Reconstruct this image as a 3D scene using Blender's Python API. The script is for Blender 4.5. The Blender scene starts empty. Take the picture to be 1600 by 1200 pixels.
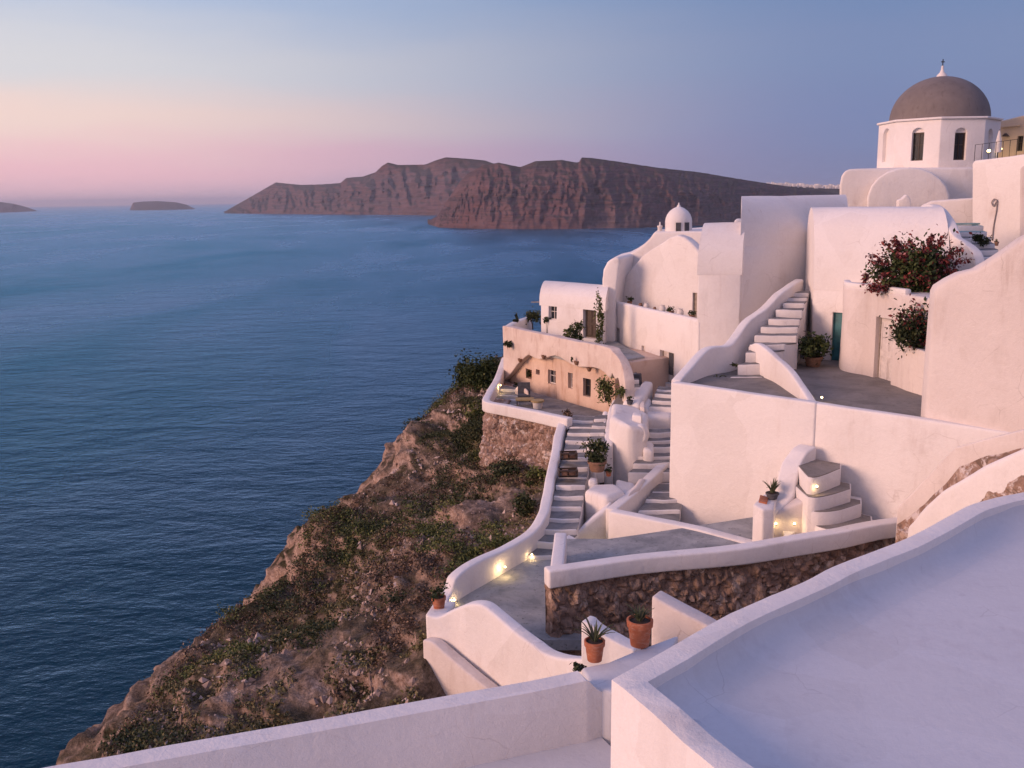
import bpy, bmesh, math, random
import numpy as np
from mathutils import Vector, noise as mnoise
R = math.radians
D = bpy.data
scene = bpy.context.scene
COL = scene.collection
S = 1.3                      # metres per design unit

# ------------------------------------------------------------------ camera
PITCH, ROLL, FPX = math.atan(291.5/1500), 0.0150, 1500.0
cp, sp = math.cos(PITCH), math.sin(PITCH)
cr_, sr_ = math.cos(ROLL), math.sin(ROLL)
FWD = Vector((0, cp, -sp)); R0 = Vector((1, 0, 0)); U0 = Vector((0, sp, cp))
RIGHT = R0*cr_ - U0*sr_
UP = R0*sr_ + U0*cr_
cam_d = D.cameras.new('camera'); cam = D.objects.new('camera', cam_d); COL.objects.link(cam)
cam_d.sensor_width = 36; cam_d.lens = 36*FPX/1600
cam_d.clip_start = 0.1; cam_d.clip_end = 400000
from mathutils import Matrix
m3 = Matrix((RIGHT, UP, -FWD)).transposed()
cam.matrix_world = m3.to_4x4()
scene.camera = cam
scene.view_settings.view_transform = 'Standard'
scene.view_settings.look = 'None'
scene.view_settings.exposure = 0.44
scene.view_settings.gamma = 1.0
scene.cycles.max_bounces = 8
scene.cycles.diffuse_bounces = 4
scene.cycles.volume_bounces = 0
scene.cycles.use_denoising = True

# ------------------------------------------------------------------ world: dusk sky
SUN_DIR = Vector((-0.89, -0.33, 0.29)).normalized()     # towards the light
world = D.worlds.new('World'); scene.world = world; world.use_nodes = True
wt = world.node_tree; wt.nodes.clear()
def wn(t, **k):
    n = wt.nodes.new(t)
    for a, b in k.items(): setattr(n, a, b)
    return n
wl = wt.links.new
wout = wn('ShaderNodeOutputWorld'); wbg = wn('ShaderNodeBackground')
tc = wn('ShaderNodeTexCoord'); sep = wn('ShaderNodeSeparateXYZ'); wl(tc.outputs['Generated'], sep.inputs[0])
def wmath(op, a, b=None, clamp=False):
    n = wn('ShaderNodeMath', operation=op, use_clamp=clamp)
    for i, v in enumerate((a, b)):
        if v is None: continue
        if isinstance(v, (int, float)): n.inputs[i].default_value = v
        else: wl(v, n.inputs[i])
    return n.outputs[0]
def wmap(v, a, b, c=0.0, d=1.0, smooth=True):
    n = wn('ShaderNodeMapRange'); n.interpolation_type = 'SMOOTHSTEP' if smooth else 'LINEAR'
    wl(v, n.inputs['Value'])
    for k, x in zip(('From Min', 'From Max', 'To Min', 'To Max'), (a, b, c, d)): n.inputs[k].default_value = x
    return n.outputs['Result']
def wramp(fac, stops):
    n = wn('ShaderNodeValToRGB'); e = n.color_ramp.elements
    n.color_ramp.interpolation = 'EASE'
    while len(e) < len(stops): e.new(0.5)
    for el, (p, c) in zip(e, stops): el.position = p; el.color = (*c, 1)
    wl(fac, n.inputs[0]); return n.outputs[0]
def wmix(f, a, b, bt='MIX'):
    n = wn('ShaderNodeMix', data_type='RGBA', blend_type=bt)
    if isinstance(f, (int, float)): n.inputs[0].default_value = f
    else: wl(f, n.inputs[0])
    wl(a, n.inputs[6]); wl(b, n.inputs[7]); return n.outputs[2]
# soft streaky warp of the elevation so the bands are not perfectly even
mp = wn('ShaderNodeMapping'); mp.inputs['Scale'].default_value = (1.2, 1.2, 7.0); wl(tc.outputs['Generated'], mp.inputs[0])
nz = wn('ShaderNodeTexNoise'); nz.inputs['Scale'].default_value = 2.6; nz.inputs['Detail'].default_value = 6; wl(mp.outputs[0], nz.inputs['Vector'])
warp = wmath('MULTIPLY', wmath('SUBTRACT', nz.outputs[0], 0.5), 0.06)
elev = wmath('ADD', sep.outputs['Z'], warp)
ez = wmap(elev, -0.02, 0.60, 0, 1, False)            # z=0 -> .032 ; z=.2 -> .355
def st(z): return (z+0.02)/0.62
left = wramp(ez, [(st(-.02), (.52, .36, .44)), (st(.008), (.60, .39, .46)), (st(.035), (.70, .42, .47)), (st(.075), (.71, .54, .50)), (st(.125), (.55, .54, .57)), (st(.21), (.34, .42, .58)), (st(.58), (.24, .27, .50))])
right = wramp(ez, [(st(-.02), (.15, .17, .31)), (st(.02), (.155, .18, .325)), (st(.07), (.15, .19, .35)), (st(.13), (.155, .205, .36)), (st(.21), (.125, .195, .36)), (st(.58), (.24, .26, .49))])
glow = wramp(ez, [(st(-.02), (.62, .36, .38)), (st(.03), (1.0, .50, .42)), (st(.12), (1.15, .72, .60)), (st(.28), (.74, .58, .66)), (st(.58), (.40, .38, .64))])
az = wmath('MULTIPLY', sep.outputs['X'], -1.0)
lr = wmap(az, -0.36, 0.46)
front = wmix(lr, right, left)
gl = wmap(az, 0.42, 0.95)
skyc = wmix(gl, front, glow)
# behind the camera: mauve dusk, never seen, lights the walls that face us
back = wramp(ez, [(st(-.02), (.32, .22, .24)), (st(.06), (.50, .32, .33)), (st(.20), (.40, .32, .38)), (st(.58), (.27, .28, .48))])
bk = wmap(sep.outputs['Y'], 0.25, -0.45)
bk2 = wmath('MULTIPLY', bk, wmath('SUBTRACT', 1.0, gl))
skyc = wmix(bk2, skyc, back)
nsky = wn('ShaderNodeTexSky', sky_type='NISHITA'); nsky.sun_disc = False
nsky.sun_elevation = R(4); nsky.sun_rotation = math.atan2(SUN_DIR.x, SUN_DIR.y)
nmul = wn('ShaderNodeMix', data_type='RGBA', blend_type='MULTIPLY'); nmul.inputs[0].default_value = 1
wl(nsky.outputs[0], nmul.inputs[6]); nmul.inputs[7].default_value = (.06, .06, .06, 1)
skyc = wmix(0.06, skyc, nmul.outputs[2])
wl(skyc, wbg.inputs[0]); wbg.inputs[1].default_value = 1.0
wl(wbg.outputs[0], wout.inputs[0])

sun_d = D.lights.new('sun', 'SUN'); sun_d.energy = 2.2; sun_d.angle = R(24); sun_d.color = (1.0, .60, .43)
sun = D.objects.new('sun', sun_d); COL.objects.link(sun)
sun.rotation_euler = SUN_DIR.to_track_quat('Z', 'Y').to_euler()

# ------------------------------------------------------------------ pixel helpers (design units)
def ray(px, py): return FWD + RIGHT*((px-800)/FPX) + UP*((600-py)/FPX)
def W(px, py, Y):
    d = ray(px, py); return d*(Y/d.y)
def Wz(px, py, z):
    d = ray(px, py); return d*(z/d.z)
def X(px, Y, py=480):                                     # plan point at distance Y under a picture column
    d = ray(px, py); return Vector((d.x/d.y*Y, Y, 0))
class Plane:
    def __init__(s, a, b):
        s.o = Vector((a.x, a.y, 0)); s.u = Vector((b.x-a.x, b.y-a.y, 0)).normalized()
        s.n = Vector((s.u.y, -s.u.x, 0))                   # points to the right of a->b : towards camera when a is left, b right
        if s.n.dot(-s.o) < 0: s.n = -s.n
    def hit(s, px, py):
        d = ray(px, py); return d*(s.o.dot(s.n)/d.dot(s.n))
SEA = -85.0

# ------------------------------------------------------------------ materials
def mat(name):
    m = D.materials.new(name); m.use_nodes = True; t = m.node_tree
    return m, t, t.nodes['Principled BSDF']
def N(t, ty, **k):
    n = t.nodes.new(ty)
    for a, b in k.items():
        if hasattr(n, a): setattr(n, a, b)
        else: n.inputs[a.replace('_', ' ')].default_value = b
    return n
def ramp(t, fac, stops, interp='LINEAR'):
    n = t.nodes.new('ShaderNodeValToRGB'); e = n.color_ramp.elements; n.color_ramp.interpolation = interp
    while len(e) < len(stops): e.new(0.5)
    for el, (p, c) in zip(e, stops): el.position = p; el.color = (*c, 1) if len(c) == 3 else c
    t.links.new(fac, n.inputs[0]); return n
def mixc(t, f, a, b, bt='MIX'):
    n = t.nodes.new('ShaderNodeMix'); n.data_type = 'RGBA'; n.blend_type = bt
    for i, v in ((0, f), (6, a), (7, b)):
        if isinstance(v, (int, float)): n.inputs[i].default_value = v
        elif isinstance(v, tuple): n.inputs[i].default_value = (*v, 1)
        else: t.links.new(v, n.inputs[i])
    return n.outputs[2]
def coords(t, scale=(1, 1, 1), kind='Object'):
    c = t.nodes.new('ShaderNodeTexCoord'); m = t.nodes.new('ShaderNodeMapping')
    if kind == 'World':
        g = t.nodes.new('ShaderNodeNewGeometry'); t.links.new(g.outputs['Position'], m.inputs[0])
    else: t.links.new(c.outputs[kind], m.inputs[0])
    m.inputs['Scale'].default_value = scale; return m.outputs[0]
def noise(t, vec, scale, detail=4, rough=.55, dist=0):
    n = N(t, 'ShaderNodeTexNoise', Scale=scale, Detail=detail, Roughness=rough, Distortion=dist)
    t.links.new(vec, n.inputs['Vector']); return n.outputs['Fac']
def bump(t, h, b, strength=.3, dist=.02):
    n = N(t, 'ShaderNodeBump', Strength=strength, Distance=dist); t.links.new(h, n.inputs['Height'])
    t.links.new(n.outputs[0], b.inputs['Normal']); return n
def addm(t, op, a, b):
    n = t.nodes.new('ShaderNodeMath'); n.operation = op
    for i, v in enumerate((a, b)):
        if isinstance(v, (int, float)): n.inputs[i].default_value = v
        else: t.links.new(v, n.inputs[i])
    return n.outputs[0]

def plaster(name, base=(.80, .765, .745), dirt=(.46, .36, .31), amount=.62, lo=.50, hi=.76, seedscale=1.0):
    m, t, b = mat(name)
    v = coords(t, kind='World'); vs = coords(t, (2.2, 2.2, .35), kind='World')
    broad = noise(t, v, .45*seedscale, 5, .6)
    streak = noise(t, vs, 1.1, 5, .65, .4)
    fine = noise(t, v, 9, 6, .7)
    f1 = ramp(t, broad, [(lo, (0, 0, 0)), (hi, (1, 1, 1))]).outputs[0]
    f2 = ramp(t, streak, [(.50, (0, 0, 0)), (.78, (1, 1, 1))]).outputs[0]
    f = addm(t, 'MULTIPLY', addm(t, 'ADD', addm(t, 'MULTIPLY', f1, f2), addm(t, 'MULTIPLY', f1, .22)), amount)
    c = mixc(t, f, base, dirt)
    nd = N(t, 'ShaderNodeTexNoise', Scale=1.3, Detail=4); t.links.new(v, nd.inputs['Vector'])
    vw = mixc(t, .35, v, nd.outputs['Color'], 'ADD')
    vo = N(t, 'ShaderNodeTexVoronoi', Scale=.55, Randomness=1.0); t.links.new(vw, vo.inputs['Vector'])
    sc_ = t.nodes.new('ShaderNodeSeparateColor'); t.links.new(vo.outputs['Color'], sc_.inputs[0])
    c = mixc(t, 1.0, c, ramp(t, sc_.outputs[0], [(0, (.925, .915, .905)), (.5, (1, 1, 1)), (1, (.97, .965, .96))]).outputs[0], 'MULTIPLY')
    ve = N(t, 'ShaderNodeTexVoronoi', Scale=.9, Randomness=1.0); ve.feature = 'DISTANCE_TO_EDGE'; t.links.new(vw, ve.inputs['Vector'])
    cm = addm(t, 'MULTIPLY', ramp(t, ve.outputs['Distance'], [(.0, (1, 1, 1)), (.010, (0, 0, 0))]).outputs[0], ramp(t, noise(t, v, .8, 3, .6), [(.54, (0, 0, 0)), (.64, (.45, .45, .45))]).outputs[0])
    c = mixc(t, addm(t, 'MULTIPLY', cm, min(1, amount*1.2)), c, tuple(x*.7 for x in dirt))
    drip = noise(t, coords(t, (5, 5, .28), kind='World'), 1.0, 4, .6)
    dm = addm(t, 'MULTIPLY', ramp(t, drip, [(.60, (0, 0, 0)), (.74, (1, 1, 1))]).outputs[0], ramp(t, noise(t, v, .6, 4, .6), [(.48, (0, 0, 0)), (.66, (1, 1, 1))]).outputs[0])
    c = mixc(t, addm(t, 'MULTIPLY', dm, amount*.55), c, dirt)
    g = ramp(t, fine, [(.30, (.93, .93, .93)), (.75, (1, 1, 1))]).outputs[0]
    c = mixc(t, 1.0, c, g, 'MULTIPLY')
    t.links.new(c, b.inputs['Base Color']); b.inputs['Roughness'].default_value = .85
    b.inputs['Specular IOR Level'].default_value = .2
    h = addm(t, 'ADD', noise(t, v, 2.0, 6, .65, .3), addm(t, 'MULTIPLY', noise(t, v, 22, 5, .7), .25))
    bump(t, h, b, .28 if 'roof' in name else .7, .05)
    return m
M = {}
M['white'] = plaster('whitewash')
M['clean'] = plaster('clean_whitewash', amount=.40, lo=.48, hi=.80)
M['pinkwash'] = plaster('weathered_whitewash', base=(.72, .655, .62), dirt=(.42, .33, .28), amount=.75, lo=.42, hi=.78)
M['worn'] = plaster('worn_plaster', base=(.74, .635, .565), dirt=(.36, .20, .14), amount=1.0, lo=.36, hi=.66, seedscale=2.2)
M['ochre'] = plaster('peach_weathered_plaster', base=(.70, .535, .43), dirt=(.36, .19, .12), amount=1.0, lo=.36, hi=.66, seedscale=2.4)
M['cream'] = plaster('cream_plaster', base=(.72, .56, .40), dirt=(.40, .26, .16), amount=.5)
M['roofpaint'] = plaster('painted_roof', base=(.62, .63, .665), dirt=(.47, .45, .49), amount=.8, lo=.42, hi=.80)

def simple(name, col, rough=.6, var=.25, scale=6, metal=0, bs=.3):
    m, t, b = mat(name); v = coords(t, kind='World')
    n = noise(t, v, scale, 5, .6)
    lo = tuple(x*(1-var) for x in col); hi = tuple(min(1, x*(1+var)) for x in col)
    r = ramp(t, n, [(.3, lo), (.7, hi)])
    t.links.new(r.outputs[0], b.inputs['Base Color']); b.inputs['Roughness'].default_value = rough
    b.inputs['Metallic'].default_value = metal
    bump(t, noise(t, v, scale*3, 4), b, bs, .01); return m
def stepstone(name, a, bcol, dark):
    m, t, b = mat(name); v = coords(t, kind='World')
    n1 = noise(t, v, .9, 6, .65, .5); n2 = noise(t, v, 7, 5, .7)
    c = mixc(t, ramp(t, n1, [(.35, (0, 0, 0)), (.65, (1, 1, 1))]).outputs[0], a, bcol)
    c = mixc(t, ramp(t, n2, [(.58, (0, 0, 0)), (.72, (1, 1, 1))]).outputs[0], c, dark)
    t.links.new(c, b.inputs['Base Color']); b.inputs['Roughness'].default_value = .85
    bump(t, n2, b, .6, .03); return m
M['tread'] = stepstone('grey_step_cement', (.13, .13, .132), (.27, .26, .25), (.075, .07, .07))
M['pave'] = stepstone('courtyard_cement', (.155, .14, .125), (.25, .225, .205), (.08, .07, .06))
M['path'] = stepstone('path_cement', (.19, .20, .205), (.36, .36, .355), (.08, .08, .075))
def terracotta():
    m, t, b = mat('terracotta'); v = coords(t, kind='World'); n = noise(t, v, 5, 6, .7); n2 = noise(t, coords(t, (3, 3, 9), kind='World'), 2, 5, .65)
    c = ramp(t, n, [(.3, (.27, .075, .035)), (.7, (.44, .15, .07))]).outputs[0]
    c = mixc(t, ramp(t, n2, [(.50, (0, 0, 0)), (.72, (.65, .65, .65))]).outputs[0], c, (.48, .30, .22))
    c = mixc(t, ramp(t, noise(t, v, 9, 5, .7), [(.6, (0, 0, 0)), (.75, (.7, .7, .7))]).outputs[0], c, (.12, .05, .03))
    t.links.new(c, b.inputs['Base Color']); b.inputs['Roughness'].default_value = .85; bump(t, n, b, .4, .02); return m
M['terracotta'] = terracotta()
M['brownpot'] = simple('brown_clay', (.22, .12, .075), .8, .3, 9)
M['soil'] = simple('soil', (.03, .02, .015), .95, .4, 30)
M['wood'] = simple('dark_wood', (.055, .035, .025), .6, .4, 10)
M['greywood'] = simple('weathered_wood', (.32, .27, .23), .8, .3, 8)
M['teal'] = simple('teal_paint', (.035, .15, .17), .45, .4, 2.0)
M['tealfade'] = simple('faded_teal_paint', (.20, .33, .34), .7, .35, 3)
M['glass'] = simple('dark_glass', (.02, .022, .028), .18, .3, 3, bs=.02)
M['glass'].node_tree.nodes['Principled BSDF'].inputs['Specular IOR Level'].default_value = .25
M['paintwhite'] = simple('door_white_paint', (.62, .57, .54), .55, .15, 5)
M['metal'] = simple('dark_metal', (.05, .05, .05), .5, .3, 12, .6)
M['hose'] = simple('grey_pipe', (.26, .22, .21), .6, .2, 12)
M['fabric'] = simple('fabric', (.62, .58, .55), .9, .12, 10)
M['cushion'] = simple('mustard_cushion', (.34, .25, .12), .9, .2, 10)
M['charcoal'] = simple('charcoal_cloth_and_shade', (.07, .07, .08), .9, .3, 10)  # dark cloth and pots, also the painted-in shade of openings
M['dome'] = None
def dome_mat():
    m, t, b = mat('dome_cement'); v = coords(t, kind='World'); vs = coords(t, (1.6, 1.6, .5), kind='World')
    n = noise(t, v, .9, 6, .7, .3); n2 = noise(t, vs, 2.4, 6, .7)
    c = mixc(t, ramp(t, n, [(.3, (0, 0, 0)), (.7, (1, 1, 1))]).outputs[0], (.145, .124, .119), (.20, .17, .163))
    c = mixc(t, ramp(t, n2, [(.55, (0, 0, 0)), (.75, (1, 1, 1))]).outputs[0], c, (.115, .095, .09))
    t.links.new(c, b.inputs['Base Color']); b.inputs['Roughness'].default_value = .8
    bump(t, noise(t, v, 9, 6, .7), b, .35, .04); return m
M['dome'] = dome_mat()

def stone_mat(name, pal, whites=0.0, scale=2.2):
    m, t, b = mat(name); v = coords(t, kind='World')
    nd = N(t, 'ShaderNodeTexNoise', Scale=2.0, Detail=4); t.links.new(v, nd.inputs['Vector'])
    vv = mixc(t, .38, v, nd.outputs['Color'], 'ADD')
    vo = N(t, 'ShaderNodeTexVoronoi', Scale=scale, Randomness=1.0); t.links.new(vv, vo.inputs['Vector'])
    ve = N(t, 'ShaderNodeTexVoronoi', Scale=scale, Randomness=1.0); ve.feature = 'DISTANCE_TO_EDGE'; t.links.new(vv, ve.inputs['Vector'])
    sepc = t.nodes.new('ShaderNodeSeparateColor'); t.links.new(vo.outputs['Color'], sepc.inputs[0])
    c = ramp(t, sepc.outputs[0], pal).outputs[0]
    n = noise(t, v, 5, 6, .7)
    c = mixc(t, ramp(t, n, [(.40, (0, 0, 0)), (.66, (.8, .8, .8))]).outputs[0], c, tuple(x*.55 for x in pal[1][1]))
    n3 = noise(t, v, 14, 5, .7)
    c = mixc(t, ramp(t, n3, [(.60, (0, 0, 0)), (.74, (.7, .7, .7))]).outputs[0], c, (.38, .29, .24))
    mort = ramp(t, ve.outputs['Distance'], [(.0, (1, 1, 1)), (.07, (0, 0, 0))]).outputs[0]
    c = mixc(t, addm(t, 'MULTIPLY', mort, .6), c, (.12, .09, .07))
    if whites:
        w = noise(t, v, 1.3, 8, .75, 1.2)
        c = mixc(t, ramp(t, w, [(.62-whites*.2, (0, 0, 0)), (.68-whites*.2, (.95, .95, .95))]).outputs[0], c, (.62, .55, .52))
    t.links.new(c, b.inputs['Base Color']); b.inputs['Roughness'].default_value = .95
    b.inputs['Specular IOR Level'].default_value = .1
    h = addm(t, 'ADD', ve.outputs['Distance'], addm(t, 'MULTIPLY', n, .5))
    bump(t, h, b, .9, .12); return m
STONEPAL = [(.0, (.19, .13, .10)), (.35, (.36, .235, .175)), (.6, (.29, .20, .155)), (.85, (.46, .33, .26)), (1.0, (.56, .44, .36))]
M['stone'] = stone_mat('rubble_stone', STONEPAL, 0, 3.4)
M['stonelight'] = stone_mat('weathered_rubble', [(p, (c[0]*1.15, c[1]*1.15, c[2]*1.2)) for p, c in STONEPAL], .34, 4.2)
M['stonewhite'] = stone_mat('rubble_with_whitewash', STONEPAL, .52, 2.2)

def terrain_mat():
    m, t, b = mat('hillside_rock'); v = coords(t, kind='World')
    n1 = noise(t, v, .16, 6, .65, .4); n2 = noise(t, v, .9, 7, .72); n3 = noise(t, v, 4.5, 6, .7)
    rock = ramp(t, n2, [(.28, (.055, .043, .037)), (.45, (.155, .115, .094)), (.56, (.285, .215, .178)), (.70, (.50, .40, .35))]).outputs[0]
    veg = ramp(t, n3, [(.3, (.025, .024, .012)), (.55, (.065, .055, .028)), (.75, (.13, .095, .06))]).outputs[0]
    g = t.nodes.new('ShaderNodeNewGeometry'); sx = t.nodes.new('ShaderNodeSeparateXYZ'); t.links.new(g.outputs['Normal'], sx.inputs[0])
    steep = ramp(t, sx.outputs[2], [(.45, (0, 0, 0)), (.80, (1, 1, 1))]).outputs[0]
    f = addm(t, 'MULTIPLY', ramp(t, n1, [(.38, (0, 0, 0)), (.58, (1, 1, 1))]).outputs[0], steep)
    c = mixc(t, f, rock, veg)
    n4 = noise(t, v, 13, 7, .75); n5 = noise(t, coords(t, (1.0, .35, 1.6), kind='World'), 3.0, 6, .7, .6)
    c = mixc(t, 1.0, c, ramp(t, n4, [(.30, (.55, .53, .51)), (.50, (1.1, 1.1, 1.1)), (.70, (1.75, 1.65, 1.6))]).outputs[0], 'MULTIPLY')
    c = mixc(t, 1.0, c, ramp(t, n5, [(.36, (.55, .53, .51)), (.56, (1.2, 1.18, 1.15))]).outputs[0], 'MULTIPLY')
    pale = ramp(t, n3, [(.30, (.22, .145, .115)), (.50, (.48, .335, .265)), (.70, (.66, .52, .45))]).outputs[0]
    pale = mixc(t, 1.0, pale, ramp(t, n5, [(.34, (.45, .42, .40)), (.55, (1.05, 1.03, 1.0))]).outputs[0], 'MULTIPLY')
    warm = mixc(t, .80, c, pale)
    c = mixc(t, steep, warm, c)
    sp_ = noise(t, v, 2.6, 5, .8)
    c = mixc(t, ramp(t, sp_, [(.66, (0, 0, 0)), (.72, (.8, .8, .8))]).outputs[0], c, (.42, .34, .31))
    t.links.new(c, b.inputs['Base Color']); b.inputs['Roughness'].default_value = .95
    b.inputs['Specular IOR Level'].default_value = .1
    bump(t, addm(t, 'ADD', addm(t, 'ADD', n2, addm(t, 'MULTIPLY', n3, .5)), addm(t, 'MULTIPLY', n4, .22)), b, 1.0, .30); return m
M['terrain'] = terrain_mat()

def island_mat(name, red):
    m, t, b = mat(name); v = coords(t, kind='World', scale=(.001, .001, .001))
    vb = coords(t, kind='World', scale=(.0006, .0006, .022))
    n1 = noise(t, v, 6, 8, .7); n2 = noise(t, vb, 2.4, 6, .6, .6); n3 = noise(t, v, 2.0, 4, .6)
    c = ramp(t, n1, [(.3, (.040, .038, .048)), (.5, (.11, .085, .092)), (.7, (.25, .19, .185))]).outputs[0]
    c2 = ramp(t, n2, [(.36, (.06, .05, .052)), (.46, (.19, .115, .10)), (.54, (.085, .062, .06)), (.66, (.17, .125, .11))]).outputs[0]
    c = mixc(t, .75, c, c2)
    c = mixc(t, addm(t, 'MULTIPLY', ramp(t, n3, [(.45, (0, 0, 0)), (.62, (1, 1, 1))]).outputs[0], red*.6), c, (.16, .068, .060))
    g = t.nodes.new('ShaderNodeNewGeometry'); sx = t.nodes.new('ShaderNodeSeparateXYZ'); t.links.new(g.outputs['Normal'], sx.inputs[0])
    c = mixc(t, ramp(t, sx.outputs[2], [(.72, (0, 0, 0)), (.9, (1, 1, 1))]).outputs[0], c, (.075, .068, .055))
    c = mixc(t, 1.0, c, (.94, .90, .99), 'MULTIPLY')
    t.links.new(c, b.inputs['Base Color']); b.inputs['Roughness'].default_value = 1
    b.inputs['Specular IOR Level'].default_value = 0
    bump(t, addm(t, 'ADD', n1, addm(t, 'MULTIPLY', n2, .5)), b, 1.0, 26); return m
M['isle_far'] = island_mat('far_cliff', .25)
M['isle_near'] = island_mat('caldera_cliff', .75)

def leafmat(name, cols, trans=.25):
    m, t, b = mat(name)
    g = t.nodes.new('ShaderNodeNewGeometry')
    r = ramp(t, g.outputs['Random Per Island'], cols)
    t.links.new(r.outputs[0], b.inputs['Base Color']); b.inputs['Roughness'].default_value = .7
    b.inputs['Specular IOR Level'].default_value = .25
    b.inputs['Subsurface Weight'].default_value = 0
    return m
M['leaf'] = leafmat('green_leaves', [(0, (.018, .028, .010)), (.5, (.040, .060, .018)), (.85, (.075, .095, .030)), (1, (.11, .11, .04))])
M['leafdark'] = leafmat('dark_leaves', [(0, (.016, .022, .010)), (.6, (.042, .058, .022)), (1, (.095, .095, .04))])
M['leafolive'] = leafmat('olive_scrub', [(0, (.03, .036, .012)), (.4, (.070, .092, .026)), (.75, (.13, .145, .040)), (1, (.20, .18, .08))])
M['leafdry'] = leafmat('dry_brown_scrub', [(0, (.05, .032, .022)), (.5, (.13, .082, .055)), (1, (.26, .175, .12))])
M['flower'] = leafmat('red_bracts', [(0, (.06, .014, .018)), (.5, (.16, .030, .028)), (.9, (.28, .07, .06)), (1, (.42, .20, .21))])
M['aloe'] = leafmat('aloe_leaves', [(0, (.06, .075, .04)), (.6, (.10, .115, .06)), (1, (.17, .13, .08))])
M['stem'] = simple('woody_stem', (.08, .055, .04), .9, .3, 10)
M['scree'] = leafmat('scree_stones', [(0, (.16, .11, .09)), (.5, (.34, .25, .21)), (1, (.50, .40, .36))])

def emit(name, col, s):
    m, t, b = mat(name); b.inputs['Emission Color'].default_value = (*col, 1); b.inputs['Emission Strength'].default_value = s
    b.inputs['Base Color'].default_value = (.8, .7, .5, 1)
    n = noise(t, coords(t), 5); r = ramp(t, n, [(.3, tuple(x*.9 for x in col)), (.7, col)]); t.links.new(r.outputs[0], b.inputs['Emission Color'])
    return m
M['bulb'] = emit('lit_bulb', (1.0, .70, .32), 7.0)

def sea_mat():
    m, t, b = mat('sea_water'); t.nodes.remove(b)
    v = coords(t, kind='World', scale=(.6, 1.0, 1)); v2 = coords(t, kind='World', scale=(.0035, .0012, 1))
    rot = t.nodes.new('ShaderNodeMapping'); rot.inputs['Rotation'].default_value = (0, 0, R(24)); t.links.new(v, rot.inputs[0]); v = rot.outputs[0]
    big = noise(t, v, .035, 5, .6, .3); mid = noise(t, v, .16, 5, .65); patch = noise(t, v2, 1.2, 4, .6, .5); fine = noise(t, v, .7, 3, .6)
    df = t.nodes.new('ShaderNodeBsdfDiffuse'); gl_ = t.nodes.new('ShaderNodeBsdfGlossy'); fr = t.nodes.new('ShaderNodeFresnel'); mx = t.nodes.new('ShaderNodeMixShader')
    c = ramp(t, patch, [(.3, (.0008, .015, .025)), (.7, (.0015, .024, .037))]); t.links.new(c.outputs[0], df.inputs[0])
    g = ramp(t, patch, [(.32, (.20, .55, .84)), (.68, (.44, .68, .93))]); t.links.new(g.outputs[0], gl_.inputs[0])
    rr = ramp(t, patch, [(.35, (.18, .18, .18)), (.65, (.30, .30, .30))]); t.links.new(rr.outputs[0], gl_.inputs['Roughness'])
    fr.inputs['IOR'].default_value = 1.26
    h = addm(t, 'ADD', addm(t, 'ADD', addm(t, 'MULTIPLY', big, 2.2), addm(t, 'MULTIPLY', mid, .9)), addm(t, 'MULTIPLY', fine, .12))
    n = N(t, 'ShaderNodeBump', Strength=1.0, Distance=1.35); t.links.new(h, n.inputs['Height'])
    for q in (df, gl_, fr): t.links.new(n.outputs[0], q.inputs['Normal'])
    t.links.new(fr.outputs[0], mx.inputs[0]); t.links.new(df.outputs[0], mx.inputs[1]); t.links.new(gl_.outputs[0], mx.inputs[2])
    t.links.new(mx.outputs[0], t.nodes['Material Output'].inputs[0]); return m
M['sea'] = sea_mat()

# ------------------------------------------------------------------ object helpers
ROOT = {}
def link(name, me, parent=None):
    o = D.objects.new(name, me); COL.objects.link(o)
    if parent is not None: o.parent = parent
    return o
def absloc(o):
    v = Vector((0, 0, 0))
    while o is not None: v += o.location; o = o.parent
    return v
def tag(o, label=None, cat=None, group=None, kind=None):
    if label: o['label'] = label
    if cat: o['category'] = cat
    if group: o['group'] = group
    if kind: o['kind'] = kind
    return o
def thing(name, label, cat, loc, group=None):
    o = D.objects.new(name, None); COL.objects.link(o); o.location = Vector(loc)*S
    o.empty_display_size = .3
    return tag(o, label, cat, group)
def mesh_from(verts, faces):
    me = D.meshes.new('m'); me.from_pydata([tuple(v) for v in verts], [], faces); me.update(); return me
def put(name, me, mt, parent=None, origin=None, scale=True):
    """mesh in design units -> object; origin at the thing's base"""
    n = len(me.vertices); co = np.empty(n*3); me.vertices.foreach_get('co', co); co = co.reshape(-1, 3)
    if scale: co = co*S
    if parent is None:
        o0 = np.array([(co[:, 0].min()+co[:, 0].max())/2, (co[:, 1].min()+co[:, 1].max())/2, co[:, 2].min()]) if origin is None else np.array(origin)*S
        co = co-o0
    else: co = co-np.array(absloc(parent))
    me.vertices.foreach_set('co', co.ravel()); me.update()
    me.materials.clear(); me.materials.append(mt); me.name = name
    o = link(name, me, parent)
    if parent is None: o.location = o0
    return o
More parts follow.
